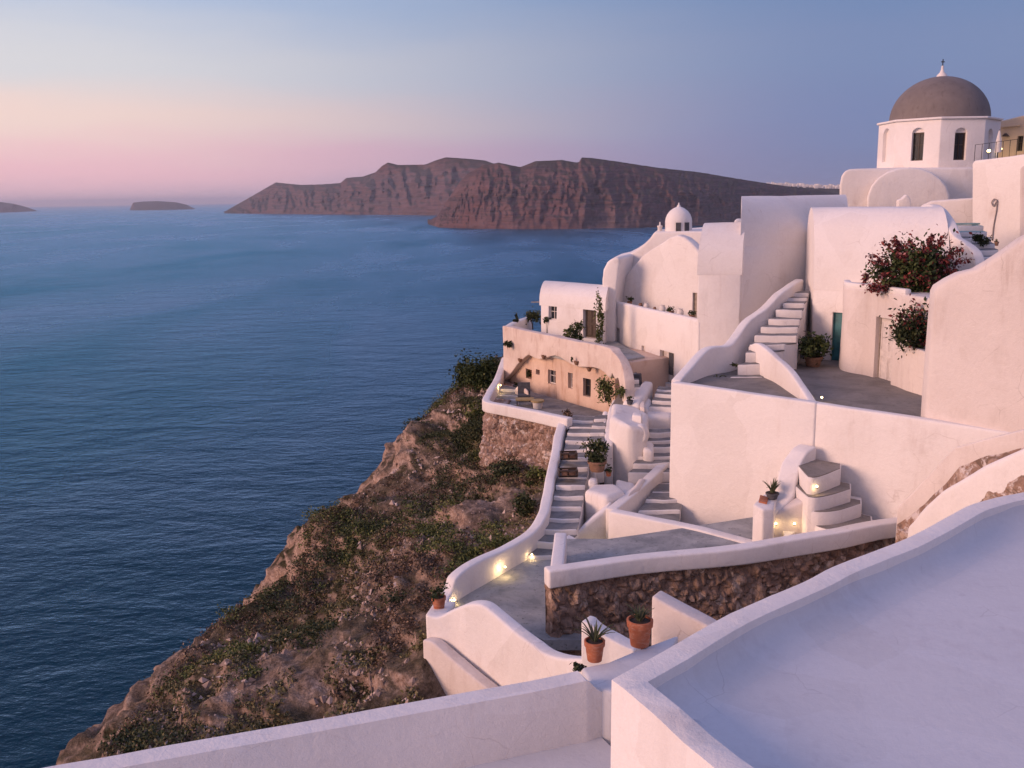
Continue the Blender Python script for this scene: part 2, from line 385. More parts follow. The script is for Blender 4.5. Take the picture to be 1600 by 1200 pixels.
def tidy(me, bev=.06, seg=2, cuts=.9, amp=.025, cutters=(), smooth=40, nscale=.55):
    bm = bmesh.new(); bm.from_mesh(me)
    bmesh.ops.remove_doubles(bm, verts=bm.verts, dist=1e-4)
    bmesh.ops.recalc_face_normals(bm, faces=bm.faces)
    if bev:
        es = [e for e in bm.edges if len(e.link_faces) == 2 and e.calc_face_angle(0) > R(38)]
        if es: bmesh.ops.bevel(bm, geom=es, offset=bev, offset_type='OFFSET', segments=seg, profile=.5, affect='EDGES', clamp_overlap=True)
    bm.to_mesh(me); bm.free()
    for cv in cutters:
        cme = mesh_from(cv, BOXF); co = D.objects.new('c', cme); ob = D.objects.new('t', me)
        b2 = bmesh.new(); b2.from_mesh(cme); bmesh.ops.recalc_face_normals(b2, faces=b2.faces); b2.to_mesh(cme); b2.free()
        COL.objects.link(co); COL.objects.link(ob)
        md = ob.modifiers.new('b', 'BOOLEAN'); md.operation = 'DIFFERENCE'; md.object = co; md.solver = 'EXACT'
        dg = bpy.context.evaluated_depsgraph_get(); me2 = D.meshes.new_from_object(ob.evaluated_get(dg))
        D.objects.remove(co); D.objects.remove(ob); D.meshes.remove(cme); D.meshes.remove(me); me = me2
    if cuts:
        bm = bmesh.new(); bm.from_mesh(me)
        cs = np.array([v.co for v in bm.verts]); lo, hi = cs.min(0), cs.max(0)
        for ax in range(3):
            k = int((hi[ax]-lo[ax])/cuts)
            if k < 1: continue
            k = min(k, 26); no = Vector((0, 0, 0)); no[ax] = 1
            for i in range(1, k+1):
                p = Vector((0, 0, 0)); p[ax] = lo[ax]+(hi[ax]-lo[ax])*i/(k+1)
                bmesh.ops.bisect_plane(bm, geom=bm.verts[:]+bm.edges[:]+bm.faces[:], dist=1e-5, plane_co=p, plane_no=no)
        if amp:
            for v in bm.verts:
                n = mnoise.noise_vector(v.co*nscale); n2 = mnoise.noise_vector(v.co*nscale*2.7+Vector((9, 3, 5)))
                v.co += (n+n2*.45)*amp
        bm.to_mesh(me); bm.free()
    for p in me.polygons: p.use_smooth = True
    me.set_sharp_from_angle(angle=R(smooth))
    return me
BOXF = [(0, 1, 2, 3), (4, 7, 6, 5), (0, 4, 5, 1), (1, 5, 6, 2), (2, 6, 7, 3), (3, 7, 4, 0)]
def box_v(o, u, v, w):
    o, u, v, w = map(Vector, (o, u, v, w))
    return [o, o+u, o+u+v, o+v, o+w, o+u+w, o+u+v+w, o+v+w]
def cr(pts, n=6):
    P = [Vector(p) for p in pts]
    if len(P) < 3: return [P[0].lerp(P[-1], i/n) for i in range(n+1)]
    out = []
    for i in range(len(P)-1):
        p0 = P[i-1] if i else P[0]*2-P[1]; p1, p2 = P[i], P[i+1]; p3 = P[i+2] if i+2 < len(P) else P[-1]*2-P[-2]
        for k in range(n):
            t = k/n
            out.append(.5*((2*p1)+(-p0+p2)*t+(2*p0-5*p1+4*p2-p3)*t*t+(-p0+3*p1-3*p2+p3)*t**3))
    out.append(P[-1]); return out
def wall_mesh(P, th, bot, side=1, flare=0):
    """P near top edge, thickness th to the left(+1)/right(-1) of travel, down to bot"""
    n = len(P); V = []; F = []
    for i in range(n):
        a = P[max(0, i-1)]; b = P[i]; c = P[min(n-1, i+1)]
        d1 = Vector((b.x-a.x, b.y-a.y, 0)); d2 = Vector((c.x-b.x, c.y-b.y, 0))
        if d1.length < 1e-6: d1 = d2
        if d2.length < 1e-6: d2 = d1
        d1.normalize(); d2.normalize()
        n1 = Vector((-d1.y, d1.x, 0)); n2 = Vector((-d2.y, d2.x, 0)); m = n1+n2
        m = m.normalized() if m.length > 1e-4 else n1
        m = m*(th/max(.5, m.dot(n1)))*side
        zb = bot(i/(n-1), b.z) if callable(bot) else bot
        f = m.normalized()*flare
        V += [b, b+m, Vector((b.x+m.x+f.x, b.y+m.y+f.y, zb)), Vector((b.x-f.x, b.y-f.y, zb))]
    for i in range(n-1):
        o = i*4; q = o+4
        for k in range(4): F.append((o+k, o+(k+1) % 4, q+(k+1) % 4, q+k))
    F.append((0, 3, 2, 1)); o = (n-1)*4; F.append((o, o+1, o+2, o+3))
    return mesh_from(V, F)
def wall(name, pts, th, bot, mt='white', side=1, smooth=6, parent=None, label=None, cat='wall', group=None, cutters=(), bev=.07, amp=.025, flare=0):
    P = [W(*p) if not isinstance(p, Vector) else p for p in pts]
    if smooth: P = cr(P, smooth)
    me = tidy(wall_mesh(P, th, bot, side, flare), bev=min(bev, th*.4), seg=3, amp=amp, cutters=cutters)
    o = put(name, me, M[mt], parent)
    if parent is None: tag(o, label, cat, group)
    return o
def prism_mesh(top, bot, taper=None):
    n = len(top); V = [Vector(p) for p in top]+[Vector((p[0], p[1], bot)) for p in top]
    F = [tuple(range(n)), tuple(range(2*n-1, n-1, -1))]+[(i, n+i, n+(i+1) % n, (i+1) % n) for i in range(n)]
    return mesh_from(V, F)
def block(name, top, bot, mt='white', parent=None, label=None, cat='wall', kind=None, group=None, cutters=(), bev=.08, amp=.025, cuts=.9):
    T = [W(*p) if not isinstance(p, Vector) else p for p in top]
    me = tidy(prism_mesh(T, bot), bev=bev, seg=3, amp=amp, cutters=cutters, cuts=cuts)
    o = put(name, me, M[mt], parent)
    if parent is None: tag(o, label, cat if kind is None else None, group, kind)
    return o
def slab(name, outline, plane, th, mt='white', parent=None, label=None, cat='wall', cutters=(), bev=.08, amp=.025, back=None, group=None):
    P = [plane.hit(*p) for p in outline]; n = len(P); d = (-plane.n if back is None else back.normalized())*th
    V = P+[p+d for p in P]
    F = [tuple(range(n)), tuple(range(2*n-1, n-1, -1))]+[(i, n+i, n+(i+1) % n, (i+1) % n) for i in range(n)]
    me = tidy(mesh_from(V, F), bev=bev, seg=3, amp=amp, cutters=cutters)
    o = put(name, me, M[mt], parent)
    if parent is None: tag(o, label, cat, group)
    return o
def floor(name, pts, z, mt='path', label=None, th=.25):
    T = [Vector((p[0], p[1], z)) for p in pts]
    o = put(name, tidy(prism_mesh(T, z-th), bev=0, cuts=.7, amp=.012), M[mt]); tag(o, None, None, None, 'structure'); return o
def vault(parent, E0, E1, Dv, zb, ze, rise, mt='white', cutters=(), nseg=14, rmt=None, over=.0):
    """walls up to the eave and a barrel roof; E0-E1 front eave line, Dv horizontal vector to the back"""
    T = [Vector((p.x, p.y, ze)) for p in (E0, E1, E1+Dv, E0+Dv)]
    put('wall', tidy(prism_mesh(T, zb), bev=.05, amp=.02, cutters=cutters), M[mt], parent)
    e = (E1-E0); e.z = 0; en = e.normalized(); V = []; F = []
    dn = Dv.normalized()*.006; prof = []
    for k in range(nseg+1):
        a = math.pi*k/nseg
        prof.append((Dv*(.5-.5*math.cos(a)), rise*math.sin(a)**.92 if 0 < k < nseg else 0.0))
    m = len(prof)
    A = [Vector((E0.x, E0.y, ze-.1))-en*(.03+over)-dn]+[Vector((E0.x, E0.y, ze))+p-en*(.03+over)+(-dn if i == 0 else dn if i == m-1 else Vector((0, 0, 0)))+Vector((0, 0, h)) for i, (p, h) in enumerate(prof)]+[Vector((E0.x, E0.y, ze-.1))+Dv-en*(.03+over)+dn]
    B = [a+e+en*(.06+2*over) for a in A]; q = len(A)
    V = A+B; F = [tuple(range(q)), tuple(range(2*q-1, q-1, -1))]+[(i, q+i, q+(i+1) % q, (i+1) % q) for i in range(q)]
    return put('roof', tidy(mesh_from(V, F), bev=0.0, amp=.025), M[rmt or mt], parent)
def cutter(plane, rect, depth=.25, arch=False):
    x0, y0, x1, y1 = rect; xm, ym = (x0+x1)/2, (y0+y1)/2
    a = plane.hit(x0, ym); b = plane.hit(x1, ym); t = plane.hit(xm, y0).z; l = plane.hit(xm, y1).z
    u = Vector((b.x-a.x, b.y-a.y, 0)); o = Vector((a.x, a.y, l))+plane.n*.25
    return box_v(o, u, Vector((0, 0, t-l)), -plane.n*(.25+depth)), (Vector((a.x, a.y, l)), u, t-l)
def ring(o, u, h, fw, n, th):
    """rectangular frame of width fw, front face towards n"""
    ul = u.length; un = u.normalized(); up = Vector((0, 0, 1)); out = []
    for (a, b, w, hh) in ((0, 0, ul, fw), (0, h-fw, ul, fw), (0, fw, fw, h-2*fw), (ul-fw, fw, fw, h-2*fw)):
        out.append(box_v(o+un*a+up*b, un*w, up*hh, n*th))
    return out
def boxes(bl):
    V = []; F = []
    for b in bl:
        k = len(V); V += b; F += [tuple(i+k for i in f) for f in BOXF]
    me = mesh_from(V, F)
    bm = bmesh.new(); bm.from_mesh(me); bmesh.ops.recalc_face_normals(bm, faces=bm.faces); bm.to_mesh(me); bm.free(); return me
def window(parent, plane, rect, depth=.22, mt='wood', pane='glass', bars=1, fw=.05):
    c, (o, u, h) = cutter(plane, rect, depth); n = plane.n; un = u.normalized(); up = Vector((0, 0, 1)); ul = u.length
    ob = o-n*(depth-.02)
    bl = ring(ob, u, h, fw, n, .05)
    for k in range(bars): bl.append(box_v(ob+un*(ul*(k+1)/(bars+1)-.012)+up*fw, un*.024, up*(h-2*fw), n*.04))
    bl.append(box_v(ob+un*fw+up*(h*.55), un*(ul-2*fw), up*.024, n*.036))
    w = put('window', boxes(bl), M[mt], parent)
    put('pane', boxes([box_v(ob+un*fw*.5+up*fw*.5+n*.002, un*(ul-fw), up*(h-fw), n*.012)]), M[pane], w)
    return c
def door(parent, plane, rect, depth=.2, mt='teal', panels=True, label=None):
    c, (o, u, h) = cutter(plane, rect, depth); n = plane.n; un = u.normalized(); up = Vector((0, 0, 1)); ul = u.length
    ob = o-n*(depth-.015); bl = [box_v(ob+un*.02+up*.01, un*(ul-.04), up*(h-.02), n*.03)]
    if panels:
        for (a, b) in ((.08, .42), (.50, .92)):
            for s in (0, 1):
                bl += ring(ob+un*(ul*(.10+.42*s))+up*(h*a)+n*.03, un*(ul*.38), h*(b-a), .025, n, .014)
    d = put('door', boxes(bl), M[mt], parent)
    if label: d['label'] = label
    put('handle', boxes([box_v(ob+un*(ul*.86)+up*(h*.47)+n*.032, un*.03, up*.09, n*.04)]), M['metal'], d)
    put('door_frame', boxes(ring(o-n*(depth-.05)-n*.0, u, h, .035, n, .03)), M['greywood' if mt != 'teal' else 'teal'], parent)
    return c

def lathe(profile, c, seg=20):
    V = []; F = []
    for (r, z) in profile:
        for k in range(seg):
            a = 2*math.pi*k/seg; V.append(Vector((c[0]+r*math.cos(a), c[1]+r*math.sin(a), c[2]+z)))
    for i in range(len(profile)-1):
        for k in range(seg):
            F.append((i*seg+k, i*seg+(k+1) % seg, (i+1)*seg+(k+1) % seg, (i+1)*seg+k))
    F.append(tuple(range(seg-1, -1, -1))); o = (len(profile)-1)*seg; F.append(tuple(range(o, o+seg)))
    me = mesh_from(V, F)
    for p in me.polygons: p.use_smooth = True
    me.set_sharp_from_angle(angle=R(50)); return me
def tube(P, r, seg=7):
    V = []; F = []; n = len(P)
    for i, p in enumerate(P):
        t = (P[min(n-1, i+1)]-P[max(0, i-1)]).normalized()
        a = t.cross(Vector((0, 0, 1)));
        if a.length < 1e-3: a = t.cross(Vector((1, 0, 0)))
        a.normalize(); b = t.cross(a); rr = r(i/(n-1)) if callable(r) else r
        for k in range(seg):
            an = 2*math.pi*k/seg; V.append(p+a*rr*math.cos(an)+b*rr*math.sin(an))
    for i in range(n-1):
        for k in range(seg): F.append((i*seg+k, i*seg+(k+1) % seg, (i+1)*seg+(k+1) % seg, (i+1)*seg+k))
    F.append(tuple(range(seg-1, -1, -1))); o = (n-1)*seg; F.append(tuple(range(o, o+seg)))
    me = mesh_from(V, F)
    for p_ in me.polygons: p_.use_smooth = True
    return me
def join(ms):
    V = []; F = []
    for m in ms:
        k = len(V); V += [v.co.copy() for v in m.vertices]; F += [tuple(i+k for i in p.vertices) for p in m.polygons]
    me = mesh_from(V, F)
    return me

# ---- foliage: many leaf sized kites
def leaf_arrays(centers, size, rng, up=.35, stretch=1.6):
    n = len(centers); d = rng.normal(size=(n, 3)); d[:, 2] += up; d /= np.linalg.norm(d, axis=1)[:, None]
    a = rng.normal(size=(n, 3)); a -= (a*d).sum(1)[:, None]*d; a /= np.linalg.norm(a, axis=1)[:, None]
    b = np.cross(d, a); s = size*rng.uniform(.6, 1.35, n)[:, None]
    V = np.stack([centers-a*s*stretch*.5, centers+b*s*.42+d*s*.12, centers+a*s*stretch*.5, centers-b*s*.42+d*s*.12], 1).reshape(-1, 3)
    return V
def leaf_mesh(V):
    n = len(V)//4; me = D.meshes.new('l'); me.vertices.add(len(V)); me.vertices.foreach_set('co', V.ravel())
    me.loops.add(n*4); me.loops.foreach_set('vertex_index', np.arange(n*4, dtype=np.int32))
    me.polygons.add(n); me.polygons.foreach_set('loop_start', np.arange(0, n*4, 4, dtype=np.int32))
    me.update(calc_edges=True); me.validate(); return me
def crown(c, rad, n, size, seed, clumps=14, spread=.30, hollow=True):
    rng = np.random.default_rng(seed); c = np.array(c); rad = np.array(rad)
    cc = rng.normal(size=(clumps, 3)); cc /= np.linalg.norm(cc, axis=1)[:, None]; cc *= rng.uniform(.35, .95, clumps)[:, None]
    w = rng.uniform(.4, 1, clumps); k = rng.choice(clumps, n, p=w/w.sum())
    p = cc[k]+rng.normal(size=(n, 3))*spread*rng.uniform(.5, 1.1, clumps)[k][:, None]
    p = c+p*rad
    return leaf_arrays(p, size, rng)
def shrub(name, px, py, Y, rad, n, size, seed, label, cat='shrub', mt='leaf', group=None, flowers=0, base_z=None, clumps=14, part='foliage', spread=.3):
    c = W(px, py, Y); z0 = c.z-rad[2] if base_z is None else base_z
    t = thing(name, label, cat, (c.x, c.y, z0), group)
    put(part, leaf_mesh(crown(c, rad, n, size, seed, clumps, spread)), M[mt], t)
    if flowers:
        put('blossom', leaf_mesh(crown(c+Vector((0, -rad[1]*.15, rad[2]*.12)), [r*1.06 for r in rad], flowers, size*.9, seed+1, clumps+6, .22)), M['flower'], t)
    rnd = random.Random(seed); st_ = []
    if flowers > 1000:
        rg = np.random.default_rng(seed+9); sp = []
        for k in range(34):
            a = rnd.uniform(0, 6.283); e = rnd.uniform(-.25, 1.2); d = Vector((math.cos(a)*math.cos(e), math.sin(a)*math.cos(e)*.8, math.sin(e)))
            L = rnd.uniform(1.0, 1.42)
            for q in np.linspace(.7, 1, 16):
                p = c+Vector((d.x*rad[0], d.y*rad[1], d.z*rad[2]))*(L*q)+Vector((0, 0, -.25*max(0, q-.8)))
                sp.append(np.array(p)+rg.normal(size=(3, 3))*.045)
            st_.append(tube([c+Vector((d.x*rad[0], d.y*rad[1], d.z*rad[2]))*.5, c+Vector((d.x*rad[0], d.y*rad[1], d.z*rad[2]))*L], .012, 4))
        put('spray', leaf_mesh(leaf_arrays(np.concatenate(sp), size*.85, rg)), M['flower'], t)
    for k in range(5):
        e = c+Vector((rnd.uniform(-.6, .6)*rad[0], rnd.uniform(-.6, .6)*rad[1], rnd.uniform(-.1, .5)*rad[2]))
        b = Vector((c.x+rnd.uniform(-.1, .1)*rad[0], c.y, z0))
        st_.append(tube([b, b.lerp(e, .5)+Vector((rnd.uniform(-.1, .1)*rad[0], 0, .05)), e], lambda s, q=rad[0]: q*.035*(1-.6*s), 5))
    put('stem', join(st_), M['stem'], t)
    return t
def pot_profile(r, h):
    return [(r*.62, 0), (r*.70, h*.02), (r*.90, h*.74), (r*.90, h*.75), (r*1.0, h*.76), (r*1.02, h*.98), (r*.98, h), (r*.86, h), (r*.84, h*.90), (0.01, h*.89)]
def potted(px, py, Y, r, h, label, kind='aloe', seed=0, pm='terracotta', leafn=120, lsize=.06, crown_r=None, group=None, z=None):
    b = W(px, py, Y)
    if z is not None: b.z = z
    t = thing('potted_plant', label, 'potted plant', b, group)
    put('pot', lathe(pot_profile(r, h), b, 22), M[pm], t)
    put('soil', lathe([(r*.8, 0), (r*.82, .004), (r*.4, .02), (.005, .025)], b+Vector((0, 0, h*.9)), 16), M['soil'], t)
    rnd = random.Random(seed); top = b+Vector((0, 0, h*.93))
    if kind == 'aloe':
        V = []; F = []
        for k in range(leafn):
            a = rnd.uniform(0, 6.283); L = crown_r*rnd.uniform(.55, 1.1); lean = rnd.uniform(.15, .95); w = lsize*rnd.uniform(.7, 1.2)
            dx, dy = math.cos(a), math.sin(a); s0 = len(V); ns = 5
            for i in range(ns+1):
                q = i/ns; rr = r*.15+L*q*lean*(.6+.4*q); zz = L*q*(1-.45*lean*q); ww = w*(1-q)**.7*.5+.0015
                p = top+Vector((dx*rr, dy*rr, zz))
                V += [p+Vector((-dy*ww, dx*ww, .006)), p+Vector((0, 0, -.008*(1-q))), p+Vector((dy*ww, -dx*ww, .006))]
            for i in range(ns):
                o = s0+i*3; F += [(o, o+1, o+4, o+3), (o+1, o+2, o+5, o+4)]
        me = mesh_from(V, F)
        put('leaves', me, M['aloe'], t)
    else:
        c = top+Vector((0, 0, crown_r*.55))
        put('leaves', leaf_mesh(crown(c, (crown_r, crown_r, crown_r*.8), leafn, lsize, seed, 10)), M[kind], t)
    return t
def lamp(px, py, Y, label, energy=6, back=Vector((0, 0, 0)), r=.032, group='small warm lamps'):
    p = W(px, py, Y)+back
    t = thing('wall_lamp', label, 'lamp', p-Vector((0, 0, r*1.3)), group)
    put('fitting', lathe([(r*.7, -r*1.3), (r*1.0, -r*1.2), (r*1.0, -r*.75), (r*.4, -r*.7)], p, 12), M['metal'], t)
    put('bulb', lathe([(r*.3, -r*.7), (r*.85, -r*.3), (r, .1*r), (r*.7, r*.7), (.004, r)], p, 12), M['bulb'], t)
    ld = D.lights.new('lamp_glow', 'POINT'); ld.energy = energy*1.7; ld.color = (1, .66, .30); ld.shadow_soft_size = .05
    lo = D.objects.new('lamp_glow', ld); COL.objects.link(lo); lo.parent = t
    return t, lo
def stairs(label, L, Rr, n, mt='white', tm='tread', name='staircase', drop=1.2, group=None, teal=()):
    Lp = [W(*p) if not isinstance(p, Vector) else p for p in L]; Rp = [W(*p) if not isinstance(p, Vector) else p for p in Rr]
    def at(P, s):
        ls = [(P[i+1]-P[i]).length for i in range(len(P)-1)]; tot = sum(ls); d = s*tot
        for i, l in enumerate(ls):
            if d <= l or i == len(ls)-1: return P[i].lerp(P[i+1], d/l)
            d -= l
    b = (Lp[0]+Rp[0])/2; t = thing(name, label, 'stairs', b, group)
    for i in range(n):
        a0, b0 = at(Lp, i/n), at(Rp, i/n); a1, b1 = at(Lp, (i+1)/n), at(Rp, (i+1)/n)
        z = (a0.z+b0.z)/2+((at(Lp, min(1, (i+1)/n)).z-a0.z)*.5)
        mid0 = (a0+b0)/2; fw = ((a1+b1)/2-mid0); fw.z = 0; ov = fw.normalized()*.12
        rnd = random.Random(i*7+int(b.x*100)); bow = fw.normalized()*rnd.uniform(-.10, .05); z += rnd.uniform(-.035, .035)
        T = [Vector((a0.x, a0.y, z)), Vector((mid0.x+bow.x, mid0.y+bow.y, z)), Vector((b0.x, b0.y, z)), Vector((b1.x+ov.x, b1.y+ov.y, z)), Vector((a1.x+ov.x, a1.y+ov.y, z))]
        s = put('step', tidy(prism_mesh(T, z-drop), bev=.03, seg=2, cuts=.3, amp=.03, nscale=1.4), M[mt], t)
        e = fw.normalized()*.055
        T2 = [Vector((p.x, p.y, z+.012)) for p in (T[0]+e, T[1]+e, T[2]+e, T[3]-ov*.98, T[4]-ov*.98)]
        put('tread', tidy(prism_mesh(T2, z-.03), bev=0, cuts=.25, amp=.028, nscale=1.4, smooth=60), M['tealfade' if i in teal else tm], s)
    return t
#BUILD
# ================================================================== SETTING
def sea():
    V = [Vector((0, 0, SEA))]; F = []; seg = 96; rs = [150, 600, 2500, 10000, 40000]
    for r in rs:
        V += [Vector((r*math.cos(2*math.pi*k/seg), r*math.sin(2*math.pi*k/seg), SEA)) for k in range(seg)]
    for k in range(seg): F.append((0, 1+k, 1+(k+1) % seg))
    for i in range(len(rs)-1):
        for k in range(seg):
            a = 1+i*seg; b = a+seg; F.append((a+k, b+k, b+(k+1) % seg, a+(k+1) % seg))
    o = put('sea', mesh_from(V, F), M['sea'], origin=(0, 0, SEA)); tag(o, None, None, None, 'structure')
sea()

def resample(P, n):
    P = [Vector(p) for p in P]; ls = [(P[i+1]-P[i]).length for i in range(len(P)-1)]; tot = sum(ls); out = []
    for k in range(n):
        d = tot*k/(n-1); i = 0
        while i < len(ls)-1 and d > ls[i]: d -= ls[i]; i += 1
        out.append(P[i].lerp(P[i+1], min(1, d/ls[i])))
    return out
def island(name, base, crest, back, mt, nc=220, nr=34, amp=30, seed=0, freq=1.0):
    """base: shoreline pixels; crest: (px,py) with distance = shore distance + back(s)"""
    B = resample([Wz(px, py, SEA) for px, py in base], nc)
    C0 = []
    for i, (px, py) in enumerate(crest):
        s = i/(len(crest)-1); j = min(nc-1, int(s*(nc-1)))
        # shore distance below this crest column
        best = min(B, key=lambda q: abs(q.x/q.y-(px-800)/FPX))
        C0.append(W(px, py, best.y+back))
    C = resample(C0, nc)
    V = []; F = []; rows = nr+6
    for j in range(nc):
        b = B[j]; c = C[j]; hgt = c.z-SEA; dirv = Vector((c.x, c.y, 0)).normalized()
        for r in range(nr):
            s = r/(nr-1)
            p = b.lerp(c, s); p.z = SEA+hgt*(s**.92)
            x = j/nc*freq*30; env = math.sin(math.pi*min(1, s*.94+.04))**.6
            xw = x+s*1.1+mnoise.noise(Vector((x*.45, s*2.2, seed)))*1.1
            g = (1-abs(mnoise.noise(Vector((xw*.30+seed, s*.8, 0))))*2)
            g2 = 1-abs(mnoise.noise(Vector((xw*.85+seed, s*1.6, 4))))*2
            g3 = mnoise.fractal(Vector((x*1.6, s*6+seed, 2)), .8, 2.1, 6)
            k_ = min(1, hgt/120)
            p -= dirv*(amp*(g*1.0+g2*.42+g3*.50))*env*k_
            ter = (s*9+mnoise.noise(Vector((x*.12, 0, seed)))*1.2) % 1.0
            p -= dirv*amp*.42*(ter-.5)*env*k_
            p.z += mnoise.fractal(Vector((x*1.5, s*7, seed)), 1, 2, 4)*5*k_*env
            if r == 0: p.z = SEA-2
            V.append(p)
        for k in range(6):
            q = (k+1)/6; V.append(Vector((c.x+dirv.x*back*2.2*q, c.y+dirv.y*back*2.2*q, c.z-hgt*1.02*q**1.6)))
    for j in range(nc-1):
        for r in range(rows-1):
            a = j*rows+r; F.append((a, a+rows, a+rows+1, a+1))
    F.append(tuple(range(rows))); o = (nc-1)*rows; F.append(tuple(range(o+rows-1, o-1, -1)))
    me = mesh_from(V, F)
    for p in me.polygons: p.use_smooth = True
    me.set_sharp_from_angle(angle=R(60))
    ob = put(name, me, M[mt]); tag(ob, None, None, None, 'structure'); return ob
island('far_headland_terrain', [(351, 333.5), (420, 334), (520, 335), (610, 335.5), (700, 336.5), (800, 337), (880, 338)],
       [(350, 331.5), (366, 322), (384, 312), (410, 297), (431, 285), (450, 287), (470, 289), (505, 288), (532, 286), (541, 278), (567, 276), (587, 269), (596, 260), (606, 254), (623, 258), (665, 257), (680, 251), (697, 246), (730, 248), (759, 251), (772, 256), (810, 262), (880, 275)],
       520, 'isle_far', amp=95, seed=3, freq=1.5)
island('near_headland_terrain', [(668, 350), (685, 355.5), (740, 357), (800, 357.8), (900, 357.5), (1000, 355.5), (1100, 352), (1200, 348), (1320, 343)],
       [(667, 348), (684, 337), (696, 318), (707, 301), (718, 285), (730, 272), (753, 259), (779, 254), (792, 257), (814, 261), (836, 252), (847, 251.5), (878, 250), (900, 254), (905, 253), (909, 246), (925, 247), (962, 252), (1027, 262), (1092, 269), (1157, 280), (1222, 290), (1281, 298), (1330, 306)],
       260, 'isle_near', nc=520, nr=60, amp=32, seed=11, freq=2.3)
island('islet_terrain', [(203, 328.6), (250, 328.2), (304, 327.0)], [(203, 327), (208, 316.5), (225, 314.8), (245, 314.2), (275, 316), (292, 320), (305, 326.6)], 500, 'isle_far', nc=60, nr=10, amp=60, seed=5)
island('west_coast_terrain', [(-60, 333), (0, 332), (57, 329.8)], [(-60, 312), (-20, 314), (0, 315.5), (22, 318.5), (40, 323), (57, 329)], 400, 'isle_far', nc=60, nr=10, amp=60, seed=8)

# ---- hillside and cliff
ROWS = [((640, 1300, 14), (20, 1300, 19)), ((645, 1150, 17), (110, 1250, 21)), ((655, 1090, 19), (150, 1182, 23)), ((664, 1010, 20.2), (195, 1107, 26)), ((680, 962, 21.6), (280, 1058, 29)),
        ((700, 925, 23.0), (400, 992, 33)), ((745, 885, 24.6), (434, 930, 35.5)), ((792, 862, 25.4), (443, 868, 37.5)), ((826, 842, 26.2), (478, 832, 39.5)),
        ((846, 790, 28.5), (590, 757, 43)), ((858, 738, 31.2), (612, 700, 46)), ((800, 728, 34.2), (650, 670, 48)), ((753, 712, 36.2), (705, 634, 49)),
        ((758, 668, 40), (752, 592, 50)), ((782, 618, 45), (800, 565, 54)), ((900, 565, 60), (870, 545, 66)), ((1000, 490, 80), (900, 490, 88))]
def terrain():
    ctl = []
    for a, c in ROWS:
        A = W(*a); C = W(*c); A.z -= .35
        I1 = A+Vector((2.2, .6, -1.6)); I2 = A+Vector((45, 12, 4.0))
        Bm = A.lerp(C, .5)+Vector((0, 0, .25))
        D1 = C+Vector((-1.6, .9, -2.6)); D2 = C+Vector((-7, 4, -13)); D3 = C+Vector((-26, 12, -42)); E = Vector((C.x-55, C.y+26, SEA-3))
        ctl.append([I2, I1, A, A.lerp(C, .25)+Vector((0, 0, .1)), Bm, A.lerp(C, .80)+Vector((0, 0, .95 if 4 <= len(ctl) <= 12 else .5)), C, D1, D2, D3, E])
    n1 = 12; seg = [2, 3, 26, 26, 26, 24, 10, 14, 14, 10]
    rows = [[] for _ in ctl]
    for r, cp in enumerate(ctl):
        for i, k in enumerate(seg):
            for q in range(k): rows[r].append(cp[i].lerp(cp[i+1], q/k))
        rows[r].append(cp[-1])
    m = len(rows[0]); G = []
    for j in range(m): G.append(cr([rows[r][j] for r in range(len(rows))], 16))
    nr = len(G[0]); V = []; F = []
    sv = seg[0]+seg[1]
    for j in range(m):
        for i in range(nr):
            p = G[j][i].copy()
            if j > sv:
                e = min(1, (j-sv)/8)
                f1 = mnoise.fractal(p*.22+Vector((5, 1, 2)), .9, 2.1, 5); f2 = mnoise.ridged_multi_fractal(Vector((p.x*.9+p.y*.5, p.y*.5-p.x*.3, p.z*1.3)), .9, 2.1, 5, 1.0, 2.0)-1.0; rg = 1-abs(mnoise.noise(p*.5+Vector((3, 7, 1))))*2
                far = 1+max(0, j-sv-sum(seg[2:6]))*.05
                gq = (p.x*.80+p.y*.60)*.75+mnoise.noise(p*.45)*1.1; f1 += (1-abs(mnoise.noise(Vector((gq, 3.3, 0))))*2.4)*.62
                p += Vector((-.35, -.15, .85))*(f1*.48+f2*.22+rg*.16)*e*far
                ed = 1-min(1, abs(j-(sv+sum(seg[2:5])+19))/15)
                if ed > 0:
                    q = Vector((p.x*.9, p.y*.55, p.z*1.5)); vd, _v = mnoise.voronoi(q*.85); vd2, _v = mnoise.voronoi(q*2.3)
                    p += Vector((-.8, -.35, .3))*ed*((vd[1]-vd[0]-.25)*.75+(vd2[1]-vd2[0]-.25)*.26)
            V.append(p)
    for j in range(m-1):
        for i in range(nr-1):
            a = j*nr+i; F.append((a, a+nr, a+nr+1, a+1))
    me = mesh_from(V, F)
    for p in me.polygons: p.use_smooth = True
    o = put('hillside_terrain', me, M['terrain']); tag(o, None, None, None, 'structure')
    j0, j1 = sv+1, sv+sum(seg[2:5])+5
    return np.array([[tuple(V[j*nr+i]) for i in range(nr)] for j in range(m)]), j0, j1
TG, TJ0, TJ1 = terrain()
def tpoint(rng, n, j0=None, j1=None):
    j = rng.uniform(TJ0 if j0 is None else j0, (TJ1 if j1 is None else j1)-1, n); i = rng.uniform(16, TG.shape[1]-34, n)
    ji = j.astype(int); ii = i.astype(int); fj = (j-ji)[:, None]; fi = (i-ii)[:, None]
    return (TG[ji, ii]*(1-fj)*(1-fi)+TG[ji+1, ii]*fj*(1-fi)+TG[ji, ii+1]*(1-fj)*fi+TG[ji+1, ii+1]*fj*fi)
